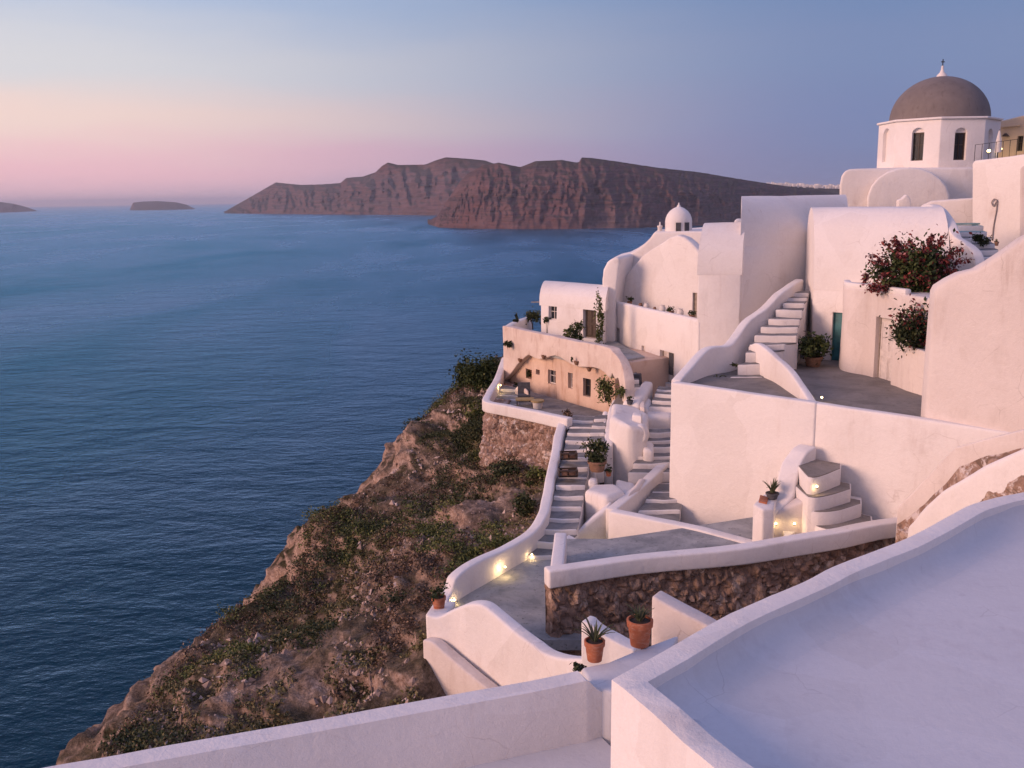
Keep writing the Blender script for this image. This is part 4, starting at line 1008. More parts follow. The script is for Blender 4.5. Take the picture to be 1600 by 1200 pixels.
# ================================================================== DOMED CHURCH
def domed_church():
    cY = 46.0; c = X(1465, cY, 220); Rr = 2.60; zb, zt = 1.02, 3.10
    t = thing('domed_church', 'white church with a big brown dome on an octagonal drum at upper right', 'church', (c.x, c.y, -2.5))
    toc = math.atan2(-c.y, -c.x); angs = [toc+R(2)+R(45)*k for k in range(8)]
    oct_ = [Vector((c.x+Rr*math.cos(a), c.y+Rr*math.sin(a), zt)) for a in angs]
    cut = []
    def face(i): return Plane(oct_[(i+1) % 8], oct_[i])
    pls = [face(i) for i in range(8)]
    for pl in pls:
        if pl.n.dot(Vector((pl.o.x-c.x, pl.o.y-c.y, 0))) < 0: pl.n = -pl.n
    # niches with windows: which face each rectangle falls on is found by angle
    for rect, barred in (((1424, 207, 1443, 251), True), ((1491, 207, 1510, 250), True), ((1379, 211, 1389, 253), False), ((1542, 210, 1550, 250), False)):
        best = None
        for pl in pls:
            p = pl.hit((rect[0]+rect[2])/2, (rect[1]+rect[3])/2); r = math.hypot(p.x-c.x, p.y-c.y)
            if r <= Rr+.01 and p.y < c.y+.3 and (best is None or p.y < best[0]): best = (p.y, pl)
        pl = best[1]
        if barred: cut.append(window(t, pl, rect, .24, 'wood', 'glass', 1, .05))
        else: cut.append(cutter(pl, rect, .16)[0])
        cv, (o, u, h) = cutter(pl, rect, .2)
        # arched head of the niche
        V = []; un = u.normalized(); w = u.length; k = 10
        arc = [Vector((o.x, o.y, o.z+h-.02))+un*(w/2-w/2*math.cos(math.pi*j/k))+Vector((0, 0, w*.42*math.sin(math.pi*j/k))) for j in range(k+1)]
        V = [p+pl.n*.10 for p in arc]+[p-pl.n*.16 for p in arc]; n = k+1
        arch_cut.append((V, [tuple(range(n)), tuple(range(2*n-1, n-1, -1))]+[(i, n+i, n+(i+1) % n, (i+1) % n) for i in range(n)]))
    me = tidy(prism_mesh(oct_, zb-.4), bev=.03, seg=2, amp=.0, cuts=0, cutters=cut)
    for V, F in arch_cut:
        cme = mesh_from(V, F); b2 = bmesh.new(); b2.from_mesh(cme); bmesh.ops.recalc_face_normals(b2, faces=b2.faces); b2.to_mesh(cme); b2.free()
        co = D.objects.new('c', cme); ob = D.objects.new('t', me); COL.objects.link(co); COL.objects.link(ob)
        md = ob.modifiers.new('b', 'BOOLEAN'); md.operation = 'DIFFERENCE'; md.object = co; md.solver = 'EXACT'
        me2 = D.meshes.new_from_object(ob.evaluated_get(bpy.context.evaluated_depsgraph_get()))
        D.objects.remove(co); D.objects.remove(ob); me = me2
    for p in me.polygons: p.use_smooth = True
    me.set_sharp_from_angle(angle=R(25))
    put('drum', me, M['white'], t)
    corn = [Vector((c.x+(Rr+.10)*math.cos(a), c.y+(Rr+.10)*math.sin(a), zt+.10)) for a in angs]
    put('cornice', tidy(prism_mesh(corn, zt+.003), bev=.03, seg=2, amp=.006, cuts=1.0), M['white'], t)
    rd = 2.17; prof = [(rd*math.cos(R(a)), .02+rd*.90*math.sin(R(a))) for a in range(0, 90, 4)]+[(.02, rd*.90+.02)]
    put('dome', lathe([(rd, -.06)]+prof, (c.x, c.y, zt+.10), 64), M['dome'], t)
    put('finial', lathe([(.26, -.03), (.22, .10), (.10, .22), (.06, .34), (.05, .50), (.004, .52)], (c.x, c.y, zt+.08+rd*.90), 14), M['white'], t)
    zf = zt+.08+rd*.90+.5
    put('cross', boxes([box_v((c.x-.018, c.y-.018, zf), (.036, 0, 0), (0, .036, 0), (0, 0, .30)), box_v((c.x-.08, c.y-.02, zf+.16), (.16, 0, 0), (0, .04, 0), (0, 0, .04))]), M['metal'], t)
    # church body
    pb = Plane(X(1312, 43.4, 280), X(1520, 43.0, 280))
    slab('body', [(1310, 520), (1312, 290), (1315, 275), (1320, 267), (1328, 264), (1345, 263), (1420, 262), (1524, 261), (1524, 520)], pb, 6.5, 'white', parent=t, bev=.12, back=Vector((.36, 1, 0)))
    pa = Plane(X(1356, 42.3, 280), X(1484, 41.9, 280))
    arc = [(1354, 335), (1355, 306), (1361, 291), (1372, 278), (1387, 268.5), (1404, 263), (1421, 261.5), (1438, 263), (1455, 269), (1469, 279), (1479, 291), (1484, 305), (1485, 335)]
    slab('vault', arc, pa, 3.0, 'white', parent=t, bev=.10, back=Vector((.40, 1, 0)))
    slab('low_wall', [(1436, 360), (1438, 322), (1455, 314), (1490, 311), (1524, 309), (1524, 360)], Plane(X(1436, 40.4), X(1524, 39.6)), .6, 'white', label='low white wall at the foot of the domed church', bev=.1)
    slab('chimney', [(1403, 330), (1404, 313), (1410, 311), (1417, 304), (1423, 311), (1425, 330)], Plane(X(1400, 41), X(1430, 40.9)), .35, 'white', label='tiny white pointed chimney pot before the church vault', cat='chimney', bev=.05)
    # terrace wall right of church
    pw = Plane(X(1519, 38.2, 280), X(1600, 36.4, 280))
    slab('terrace_wall', [(1519, 256), (1523, 251), (1545, 249), (1575, 245), (1600, 241), (1660, 234), (1660, 620), (1519, 620)], pw, 3.6, 'white', label='tall white terrace wall with a hanging hose below the restaurant', bev=.06)
    slab('side_wall', [(1593, 640), (1594, 262), (1600, 258), (1660, 250), (1660, 640)], Plane(X(1593, 33.5, 280), X(1660, 32.8, 280)), 1.5, 'pinkwash', label='weathered wall edge at the right border above the steps', bev=.06)
    tag(put('hose', tube(cr([pw.hit(1556, 313)+Vector((0, -.1, 0)), pw.hit(1551, 311)+Vector((0, -.13, 0)), pw.hit(1547, 316)+Vector((0, -.13, 0)), pw.hit(1550, 322)+Vector((0, -.12, 0)), pw.hit(1556, 314)+Vector((0, -.1, 0)), pw.hit(1555, 330)+Vector((0, -.08, 0)), pw.hit(1551, 352)+Vector((0, -.08, 0)), pw.hit(1548, 375)+Vector((0, -.1, 0))], 5), .022), M['hose']), 'grey coiled hose hanging on the tall white terrace wall', 'hose')
    # orange lit restaurant
    po = Plane(X(1550, 47.5, 280), X(1600, 46.5, 280)); t3 = thing('restaurant_building', 'ochre building glowing in lamplight behind the dome at the right edge', 'building', po.hit(1580, 250))
    cw = window(t3, po, (1589, 212, 1598, 236), .2, 'wood', 'glass', 1, .05)
    slab('wall', [(1553, 480), (1554, 191), (1572, 187), (1592, 182), (1602, 180), (1602, 174), (1670, 170), (1670, 480)], po, 4, 'cream', parent=t3, bev=.08, cutters=[cw])
    slab('ledge', [(1563, 200), (1563, 197), (1594, 194), (1594, 197)], po, .14, 'cream', parent=t3, bev=.02, back=po.n)
    slab('canopy', [(1568, 213), (1573, 208), (1578, 213)], po, .3, 'wood', parent=t3, bev=.01, back=po.n)
    tb = pw.hit(1570, 246); tz = pw.hit(1545, 249).z
    rail = thing('railing', 'thin metal railing on top of the tall terrace wall', 'railing', (tb.x, tb.y+.2, tz))
    for k in range(7):
        p = pw.hit(1525+k*11, 250-k*1.35)+Vector((.05, .25, -.03)); put('post', tube([p, p+Vector((0, 0, .62))], .011, 6), M['metal'], rail)
    put('rail', tube([pw.hit(1525, 250)+Vector((.05, .25, .58)), pw.hit(1591, 241.9)+Vector((.05, .25, .58))], .010, 6), M['metal'], rail)
    u0 = pw.hit(1573, 245)+Vector((.1, .9, -.05)); ut = thing('parasol', 'closed pale parasol standing on the restaurant terrace', 'parasol', u0)
    put('pole', tube([u0, u0+Vector((0, 0, 1.1))], .02, 6), M['metal'], ut)
    put('canopy', lathe([(.10, .25), (.13, .3), (.10, .7), (.03, 1.05), (.004, 1.1)], u0, 10), M['fabric'], ut)
    lamp(1545, 236, 39.5, 'bright lamp on the restaurant terrace beside the drum', 5, r=.07)
    lamp(1563, 233, 45.2, 'round lamp on the restaurant terrace in front of the ochre building', 110, r=.08)
    # upper steps
    stairs('short flight of uppermost steps below the domed church', [(1521, 414, 29.8), (1503, 382, 32), (1484, 352, 35.2)], [(1566, 402, 29.8), (1549, 372, 32.4), (1532, 346, 35.2)], 6, teal=(4, 5))
    b0 = W(1504, 349, 35.6)
    bt = thing('bench', 'faded teal bench standing on the uppermost steps', 'bench', (b0.x, b0.y, b0.z-.3))
    put('seat', boxes([box_v((b0.x-.55, b0.y-.2, b0.z-.05), (1.1, 0, 0), (0, .4, 0), (0, 0, .06))]), M['tealfade'], bt)
    for sx in (-.5, .43):
        put('leg', boxes([box_v((b0.x+sx, b0.y-.18, b0.z-.3), (.07, 0, 0), (0, .36, 0), (0, 0, .25))]), M['tealfade'], bt)
    shrub('shrub', 1533, 372, 31.6, (.27, .25, .22), 520, .06, 51, 'low dark shrub beside the hose on the uppermost steps', 'shrub', 'leafdark', clumps=9)
    put_p = potted(1557, 384, 30.8, .07, .13, 'tiny clay pot at the right end of the uppermost steps', 'leafdark', 77, leafn=40, lsize=.04, crown_r=.07, pm='brownpot')
arch_cut = []
domed_church()

# ================================================================== BELFRY CHURCH
def belfry_church():
    t = thing('belfry_church', 'white church with sweeping curved gable and a small domed belfry', 'church', X(1020, 42)+Vector((0, 0, -5)))
    pf = Plane(X(958, 42.2), X(1098, 38.6))
    cd = door(t, pf, (1082, 457, 1089, 503), .14, 'greywood', False)
    slab('facade', [(962, 500), (966, 452), (978, 430), (988, 417), (1003, 399), (1018, 388), (1034, 379), (1046, 371), (1058, 367), (1070, 371), (1080, 379), (1090, 390), (1097, 402), (1099, 520), (962, 520)], pf, .5, 'white', parent=t, bev=.09, cutters=[cd])
    pr = Plane(X(942, 43.0), X(1104, 41.2))
    slab('roof', [(941, 520), (941.5, 440), (943, 422), (950, 408), (963, 402), (978, 399), (990, 393), (1000, 387), (1009, 379), (1016, 372), (1021, 365), (1023, 362), (1104, 361), (1104, 520)], pr, 3.2, 'white', parent=t, bev=.10, back=Vector((.2, 1, 0)))
    pb = Plane(X(940, 40.6), X(965, 40.35))
    slab('buttress', [(940.5, 560), (940.5, 436), (943, 421), (951, 407), (963, 401), (969, 404), (966, 430), (961, 470), (961, 560)], pb, 2.6, 'white', parent=t, bev=.09)
    # belfry
    c = W(1060, 361, 42.4); r = .60
    bt = put('belfry', lathe([(r*1.02, -.35), (r*.98, .30), (r*.99, .42), (r*.95, .56), (r*.84, .72), (r*.66, .86), (r*.42, .97), (r*.2, 1.03), (.004, 1.05)], c, 9), M['white'], t)
    op = []
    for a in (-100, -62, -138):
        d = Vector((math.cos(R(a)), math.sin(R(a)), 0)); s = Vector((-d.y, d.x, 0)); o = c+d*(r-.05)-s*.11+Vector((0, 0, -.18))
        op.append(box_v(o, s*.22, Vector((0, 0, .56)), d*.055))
    put('opening', boxes(op[:2]), M['charcoal'], bt)  # dark panels on the solid belfry, painted as shade inside its openings
    put('finial', lathe([(.10, 0), (.07, .08), (.03, .14), (.03, .20), (.004, .21)], c+Vector((0, 0, 1.01)), 8), M['white'], bt)
    cc = W(1031, 362, 42.6); tag(put('chimney_pipe', lathe([(.10, -.2), (.10, .18), (.12, .20), (.12, .26), (.04, .28), (.03, .42), (.004, .42)], cc, 10), M['white']), 'slim chimney pipe left of the small belfry', 'chimney')
    slab('roof_parapet', [(1070, 366), (1070, 358), (1104, 355), (1104, 366)], Plane(X(1070, 44.6), X(1104, 44.4)), .5, 'white', label='low pale roof edge right of the small belfry', cat='parapet', bev=.05)
    # terrace and its wall, with door and niches
    zt = -4.45
    A = Wz(955, 471, zt); B = Wz(1092, 501.5, zt); pc = Plane(A, B); w = thing('terrace_house', 'white house front with a narrow door below the belfry church terrace', 'house', (A.x, A.y, -9))
    ct = [door(w, pc, (1031, 549, 1054, 598), .2, 'paintwhite', True), cutter(pc, (1002, 540, 1008, 566), .12)[0], cutter(pc, (957, 512, 968, 540), .12)[0]]
    ex = (B-A).normalized()
    me = wall_mesh([A, A.lerp(B, .5), B-ex*.03], .4, -10, 1)
    put('wall', tidy(me, bev=.06, seg=3, amp=.03, cutters=ct), M['white'], w)
    wz = pc.hit(1042, 573); un = pc.u
    put('door_window', boxes([box_v(pc.hit(1040, 585)-pc.n*.16, un*.34, Vector((0, 0, .85)), pc.n*.03)]), M['charcoal'], w)
    wall('terrace_parapet', [A+Vector((.02, .04, .03)), A.lerp(B, .5)+Vector((.02, .04, .03)), B+Vector((.02, .04, .03))], .22, -4.9, 'white', 1, 3, label='thin white parapet edging the belfry church terrace', bev=.05)
    floor('church_terrace', [tuple((A+pc.n*-.2)[:2]), tuple((B+pc.n*-.2)[:2]), tuple((B-pc.n*4)[:2]), tuple((A-pc.n*3)[:2])], -4.95, 'path', th=.3)
    rnd = random.Random(3)
    for i, (px, py, h, lab, km) in enumerate(((984, 470, .30, 'small dark potted plant on the church terrace wall, leftmost of the row', 'leafdark'), (1001, 475, .20, 'squat brown pot on the church terrace', None), (1010, 474, .26, 'square clay pot on the church terrace beside the squat brown pot', None), (1023, 478, .16, 'low grey bowl on the church terrace', None), (1035, 486, .30, 'thin dark post like pot near the terrace centre', None), (1049, 489, .22, 'rounded dark shrub pot on the church terrace', 'leafdark'), (1063, 486, .30, 'tall pale jar on the church terrace', None), (1081, 497, .26, 'dark plant pot by the church door', 'leafdark'))):
        Y = pc.hit(px, py).y+.9
        b = W(px, py, Y); b.z = -4.9+.45
        if km: potted(px, py, Y, .11, h*.6, lab, km, 60+i, 'brownpot', 90, .06, .15, z=b.z-.1)
        else: tag(put('jar', lathe([(h*.3, 0), (h*.45, h*.3), (h*.42, h*.7), (h*.3, h*.85), (h*.34, h), (h*.26, h), (h*.2, h*.8)], b-Vector((0, 0, .1)), 12), M['brownpot' if i % 2 else 'fabric']), lab, 'jar')
    block('terrace_bench', [pc.hit(960, 478)+Vector((.4, .7, -.25)), pc.hit(1090, 505)+Vector((.4, .7, -.05)), pc.hit(1090, 505)+Vector((.6, 1.1, -.05)), pc.hit(960, 478)+Vector((.6, 1.1, -.25))], -5.2, 'white', label='long white masonry bench on the church terrace', cat='bench', bev=.05)
belfry_church()

# ================================================================== CAVE HOUSE, UPPER HOUSE, ROUND TERRACE
def cave_house():
    zt = -5.5
    A = Wz(785, 510, zt); B = Wz(945, 542, zt); ex = (B-A).normalized()
    pc = Plane(A, B); nn = pc.n
    t = thing('cave_house', 'stained pink white cave house with small dark windows above the round stone wall', 'house', (A.x, A.y, -8.4))
    pl = Plane(A-nn*.30, B-nn*.30)
    ct = [window(t, pl, (856, 578, 868, 600), .18, 'paintwhite', 'glass', 1, .04), window(t, pl, (911, 591, 923, 620), .2, 'wood', 'glass', 1, .04), window(t, pl, (888, 582, 895, 607), .2, 'paintwhite', 'glass', 0, .04), cutter(pl, (837, 577, 843, 585), .25)[0], cutter(pl, (822, 577, 831, 592), .3)[0]]
    P = [A-nn*.30-ex*.0, A.lerp(B, .5)-nn*.30, B-nn*.30+ex*.25]
    for p in P: p.z = -6.15
    put('wall', tidy(wall_mesh(P, 3.0, -10, 1), bev=.05, seg=2, amp=.035, cutters=ct, cuts=.6), M['ochre'], t)
    pts = [A, A.lerp(B, .33), A.lerp(B, .66), B, W(957, 549, 34.6), W(967, 560, 34.2), W(973, 576, 33.9), W(977, 596, 33.6)]
    P = cr(pts, 6)
    def lump(s, z): return z-.93-.16*math.sin(s*17)*.6-.10*math.sin(s*41+1)-(.9 if s > .82 else 0)-(1.4*max(0, .12-s)/.12)
    put('upper_band', tidy(wall_mesh(P, .36, lump, 1), bev=.09, seg=3, amp=.045, cuts=.5), M['worn'], t)
    bx = boxes([box_v(pl.hit(840, 581)-nn*.235, ex*.01, Vector((0, 0, .01)), nn*.01)])
    put('niche_back', boxes([box_v(pl.hit(836, 587)-nn*.24, ex*.26, Vector((0, 0, .32)), nn*.02)]), M['charcoal'], t)  # charcoal panel puts the shade of the round hole into colour
    floor('upper_terrace', [tuple((A-nn*.1)[:2]), tuple((B-nn*.1+ex*.1)[:2]), tuple((B-nn*2.0-ex*.1)[:2]), tuple((A-nn*5)[:2])], -6.08, 'path', th=.3)
    wall('terrace_parapet', [A+Vector((.05, .1, -.01)), W(800, 502, 43.2), W(822, 494.5, 45.5)], .3, -7.5, 'white', -1, 3, label='short white parapet along the seaward side of the upper terrace', bev=.06)
    # plants of the upper terrace
    def onT(px, dn): p = pc.hit(px, 520); q = p-nn*dn; return q
    for (px, py, Y, rad, n, lab, mt_, sd) in ((832, 495, 44.6, (.42, .36, .34), 520, 'round leafy shrub at the seaward corner of the upper terrace', 'leafdark', 61), (806, 500, 43.0, (.14, .12, .26), 150, 'narrow green plant on the seaward parapet', 'leafdark', 62), (854, 501, 42.0, (.20, .12, .14), 160, 'dark plant below the window of the upper house', 'leafdark', 63), (902, 516, 39.3, (.34, .3, .40), 620, 'grey green shrub in the middle of the upper terrace', 'leaf', 64), (888, 522, 38.9, (.18, .15, .20), 170, 'small pale shrub beside the grey green one', 'leafolive', 65)):
        shrub('shrub', px, py, Y, rad, n, .075, sd, lab, 'shrub', mt_, base_z=-6.08, clumps=9)
    shrub('climbing_vine', 936, 497, 38.6, (.20, .18, 1.12), 900, .065, 66, 'yellow green climbing vine beside the dark door of the upper house', 'vine', 'leafolive', base_z=-6.08, clumps=22, spread=.2)
    shrub('hanging_plant', 793, 537, 40.7, (.20, .14, .17), 170, .075, 67, 'spiky dark plant growing out of the cave house corner', 'plant', 'leafdark', clumps=7)
    shrub('hanging_plant', 893, 561, 36.7, (.05, .05, .12), 50, .05, 68, 'small dark hanging basket plant on the cave house front', 'plant', 'leafdark', clumps=4)
    for i, (px, py, lab) in enumerate(((814, 563, 'reddish pot stuck on the cave house wall near its corner'), (902, 567, 'round pink plate shaped pot on the cave house band'), (922, 577, 'small clay wall pot on the right of the cave house band'), (851, 558, 'flat clay wall pot above the lit cave house window'))):
        p = pc.hit(px, py)+nn*.04; tag(put('wall_pot', lathe([(.05, 0), (.10, .10), (.11, .16), (.08, .16), (.06, .08)], p-Vector((0, 0, .08)), 12), M['brownpot']), lab, 'pot')
    p = pl.hit(826, 591); shrub('niche_plant', 826, 585, pl.hit(826, 585).y+.05, (.13, .1, .17), 120, .06, 69, 'green plant in the arched niche of the cave house', 'plant', 'leafdark', clumps=6)
    # upper house
    E0 = X(845, 42.3); E1 = X(943, 39.6); Dv = Vector((.6, 2.5, 0)); fp = Plane(E0, E1)
    u = thing('upper_house', 'small white vaulted house with a dark doorway on the upper terrace', 'house', (E0.x, E0.y, -6.1))
    c1 = window(u, fp, (857, 477, 870, 500), .18, 'paintwhite', 'glass', 1, .05); c2 = door(u, fp, (911, 480, 931, 529), .22, 'wood', True)
    vault(u, E0, E1, Dv, -6.6, -4.6, .88, 'white', cutters=[c1, c2], over=.06)
    pe = W(842, 472, 42.6); tag(put('waterspout', boxes([box_v(pe-Vector((.35, 0, .02)), (.4, 0, 0), (0, .05, 0), (0, 0, .04))]), M['greywood']), 'thin spout sticking out at the eave of the upper house', 'spout')
    # chairs, pot table
    # ---- round stone terrace
    zw = -7.6
    out = [Wz(*p, zw) for p in ((755, 626.5), (790, 634), (830, 642), (862, 649), (886, 654))]
    rr = cr([Wz(784, 558, -7.3)+Vector((0, .0, 0)), Wz(772, 590, -7.45), Wz(759, 612, -7.55)]+out, 4)
    t2 = thing('round_terrace', 'round rubble stone terrace wall with white parapet, overhanging the cliff', 'wall', (out[0].x, out[0].y, -10))
    put('parapet', tidy(wall_mesh(rr, .30, lambda s, z: -8.02, 1), bev=.05, seg=3, amp=.025, cuts=.6), M['white'], t2)
    nx, nv = 170, 54; Q = resample([p+Vector((.02, .05, 0)) for p in rr], nx); V = []; F = []
    for i in range(nx):
        a = Q[max(0, i-1)]; b = Q[min(nx-1, i+1)]; d = (b-a).normalized(); nr_ = Vector((d.y, -d.x, 0))
        for k in range(nv):
            q = k/(nv-1); p = Vector((Q[i].x, Q[i].y, zw-.36-q*3.6)); w = mnoise.noise_vector(p*1.1)*.3
            vd, vp = mnoise.voronoi((p+w)*3.6); e = min(.5, vd[1]-vd[0])
            V.append(p+nr_*(.08*min(1, e*3)+.20*mnoise.fractal(p*1.6, .9, 2.1, 4)+.05*mnoise.noise(p*6)-.17+.32*q))
    for i in range(nx-1):
        for k in range(nv-1): a = i*nv+k; F.append((a, a+1, a+nv+1, a+nv))
    m0 = len(V)
    for i in range(nx):
        for k in (0, nv-1): p = V[i*nv+k]; cx = Vector((2.0, 37.5, p.z)); V.append(p.lerp(cx, .25))
    for i in range(nx-1): F.append((i*nv, (i+1)*nv, m0+2*i+2, m0+2*i)); F.append((m0+2*i, m0+2*i+2, m0+2*i+3, m0+2*i+1))
    put('stone_face', mesh_from(V, F), M['stonelight'], t2)
    inner = [(p.x+.22, p.y+.30) for p in rr]+[tuple((B-nn*.1)[:2]), tuple((A-nn*.1)[:2])]
    floor('round_terrace_floor', inner, -8.05, 'tread', th=.3)
    a0 = W(784, 606, 39.9); stairs('grey steps at the seaward end of the round terrace', [(772, 632, 37.3), (781, 603, 39.8)], [(812, 634, 37.1), (806, 604, 39.4)], 4)
    lamp(776, 602, 38.7, 'bright lamp on the inside of the round terrace parapet', 6, Vector((.16, .0, 0)))
    # furniture on it
    c = W(840, 636, 36.4); c.z = -8.05
    st_ = thing('stool', 'round pale stool lit yellow on the round terrace', 'stool', c)
    put('seat', lathe([(.24, .26), (.26, .27), (.26, .33), (.004, .34)], c, 14), M['cushion'], st_); put('base', lathe([(.17, 0), (.20, .26)], c, 12), M['fabric'], st_)  # mustard seat colour stands in for yellow lamplight on a pale stool
    c = W(820, 633, 36.9); c.z = -8.05
    tb = thing('low_table', 'low table with mustard cloth on the round terrace', 'table', c)
    put('tabletop', boxes([box_v(c+Vector((-.36, -.22, .24)), (.72, 0, 0), (0, .44, 0), (0, 0, .05))]), M['cushion'], tb)
    for dx in (-.32, .28):
        for dy in (-.18, .14): put('leg', boxes([box_v(c+Vector((dx, dy, 0)), (.04, 0, 0), (0, .04, 0), (0, 0, .24))]), M['wood'], tb)
    c = W(819, 622, 37.8); c.z = -8.05
    ch = thing('armchair', 'dark armchair with grey back on the round terrace', 'chair', c)
    put('seat', boxes([box_v(c+Vector((-.25, -.25, .16)), (.5, 0, 0), (0, .45, 0), (0, 0, .12))]), M['charcoal'], ch)
    put('backrest', boxes([box_v(c+Vector((-.25, .2, .28)), (.5, 0, 0), (0, .08, 0), (0, .08, .42))]), M['charcoal'], ch)
    for dx in (-.24, .20):
        for dy in (-.24, .16): put('leg', boxes([box_v(c+Vector((dx, dy, 0)), (.05, 0, 0), (0, .05, 0), (0, 0, .16))]), M['wood'], ch)
    potted(807, 598, 39.9, .16, .26, 'dark round pot against the white corner of the cave house', 'leafdark', 71, 'charcoal', 60, .05, .12, z=-8.05)
    block('oven_block', [W(804, 607, 38.6), W(814, 603, 38.3), W(826, 612, 37.6), W(826, 604, 38.6), W(812, 598, 39.3)], -8.1, 'worn', label='white masonry corner beside the dark armchair', cat='block', bev=.1)
    shrub('climbing_vine', 947, 610, 34.6, (.30, .25, .46), 760, .07, 72, 'dark climbing bush at the right end of the cave house', 'vine', 'leafolive', clumps=12)
    shrub('shrub', 887, 645, 33.8, (.22, .2, .16), 150, .06, 73, 'dry pale shrub where the parapet meets the cave house', 'shrub', 'leafdry', clumps=6)
cave_house()

# ================================================================== THE WHITE JUMBLE IN THE MIDDLE
def jumble():
    block('plinth', [W(953, 650, 31.2), W(986, 662, 30.4), W(1013, 671, 30.55), W(1012, 645, 32.6), W(990, 632, 33.4), W(957, 628, 33.4)], -10.5, 'white', label='tall lumpy white masonry block in the middle of the stairways', cat='block', bev=.16, amp=.10, cuts=.3)
    block('plinth', [W(1004, 650, 32.6), W(1050, 652, 32.4), W(1056, 638, 33.6), W(1010, 636, 33.8)], -9.5, 'white', label='white landing block below the narrow door', cat='block', bev=.15, amp=.05, cuts=.45)
    # hood with round opening
    c = W(999, 680, 30.62); t = thing('oven_hood', 'round whitewashed hood with a shaded opening on the lumpy block', 'hood', c-Vector((0, 0, .35)))
    ax = Vector((-.30, -.90, .12)).normalized(); sx = ax.cross(Vector((0, 0, 1))).normalized(); sz = sx.cross(ax)
    def orient(me):
        for v in me.vertices: q = v.co.copy(); v.co = c+sx*q.x*.8+sz*q.y*1.0+ax*q.z*.8+mnoise.noise_vector(v.co*4)*.03
        return me
    put('rim', orient(lathe([(.36, -.35), (.36, -.05), (.31, .07), (.24, .11), (.18, .09), (.155, .02), (.15, -.12)], (0, 0, 0), 20)), M['white'], t)
    put('back', orient(lathe([(.16, -.10), (.16, -.05)], (0, 0, 0), 16)), M['pave'], t)
    block('cap_stone', [W(988, 648, 31.2), W(1003, 650, 31.0), W(1004, 645, 31.6), W(990, 643, 31.8)], -7.6, 'white', label='small pale slab above the round hood', cat='slab', bev=.05)
    # white cube lower down
    block('plinth', [W(911, 764, 27.7), W(948, 776, 27.0), W(980, 768, 27.6), W(962, 754, 28.6), W(926, 756, 28.5)], -10.3, 'white', label='squat white masonry cube beside the main flight of steps', cat='block', bev=.16, amp=.05, cuts=.45)
    block('post', [W(919, 750, 28.4), W(932, 750, 28.4), W(934, 746, 28.8), W(922, 746, 28.8)], -9, 'white', label='stubby white post on the squat cube beside the main steps', cat='post', bev=.07)
    block('buttress', [W(896, 838, 26.2), W(950, 792, 26.7), W(958, 778, 27.2), W(912, 815, 27.2)], -10.2, 'white', label='sloping white buttress below the squat cube', cat='buttress', bev=.12, amp=.05, cuts=.4)
    block('low_wall', [W(876, 842, 25.0), W(890, 838, 25.4), W(945, 868, 24.0), W(945, 862, 24.6)], -9.6, 'white', label='low curb behind the coping near the glowing lamp', cat='wall', bev=.05)
    wall('divider_wall', [(944, 694, 30.8), (946, 668, 32.0), (951, 640, 33.4), (957, 624, 34.4)], .30, -10, 'white', -1, 4, label='thin white wall dividing the two stairways', bev=.06)
    stairs('short white steps right of the main flight, behind the dark planter bush', [(917, 704, 30.4), (922, 672, 31.8), (932, 648, 33.2)], [(944, 704, 30.4), (945, 672, 31.8), (950, 648, 33.2)], 5)
    stairs('steps descending between the lumpy block and the rising parapet', [(982, 742, 29.6), (1002, 700, 31), (1008, 668, 32.2)], [(1046, 742, 29.6), (1050, 700, 31), (1052, 664, 32.2)], 6)
    stairs('upper steps below the narrow door of the terrace house', [(1014, 642, 33.2), (1022, 620, 34.0), (1028, 602, 35.0)], [(1052, 642, 33.0), (1054, 620, 33.8), (1056, 604, 34.6)], 4)
    stairs('narrow steps dropping along the right side of the cave house', [(975, 604, 34.4), (968, 570, 36.6), (958, 545, 38.6)], [(1002, 608, 34.4), (990, 572, 36.6), (972, 548, 38.6)], 7)
    block('landing_wall', [W(972, 626, 33.4), W(1000, 632, 33.0), W(1012, 612, 34.2), W(1022, 596, 35.2), W(1006, 594, 35.6), W(996, 606, 34.6)], -10, 'white', label='irregular white wall sloping beside the landing plants', cat='wall', bev=.14, amp=.06, cuts=.4)
    block('landing', [W(955, 632, 33.6), W(990, 636, 33.2), W(1004, 612, 34.8), W(972, 606, 35.4)], -9.8, 'pave', label='grey landing between the cave house and the terrace house', cat='landing', bev=.05)
    slab('opening_shade_slab', [(978, 612), (978, 586), (1000, 585), (1002, 608)], Plane(X(978, 35.4), X(1002, 35.2)), .3, 'charcoal', label='dark slab standing in for a shaded opening behind the landing plants', cat='opening', bev=.03)  # solid slab, its dark colour painted as shade within an opening
    shrub('shrub', 970, 612, 33.7, (.26, .22, .24), 260, .065, 81, 'green and dry plant on the landing right of the cave house', 'shrub', 'leafolive', clumps=8)
    potted(984, 632, 33.2, .12, .16, 'small dark potted plant on the landing edge', 'leafdark', 83, 'charcoal', 70, .05, .12)
    block('step_tile', [W(1000, 636, 32.8), W(1007, 637, 32.7), W(1007, 627, 33.3), W(1001, 627, 33.4)], -8, 'pinkwash', label='pale pink slab leaning at the landing steps', cat='slab', bev=.02)
    c = potted(933, 736, 28.9, .30, .34, 'big dark bush in a brown pot beside the main flight of steps', 'leafdark', 91, 'brownpot', 1300, .07, .42)
    potted(951, 744, 29.0, .10, .18, 'small clay pot with green shoots between the cube and the divider wall', 'leaf', 92, 'terracotta', 120, .05, .14)
    shrub('trailing_plant', 926, 853, 24.9, (.34, .2, .10), 200, .05, 93, 'small dark trailing plant behind the glowing lamp', 'plant', 'leafdark', clumps=8)
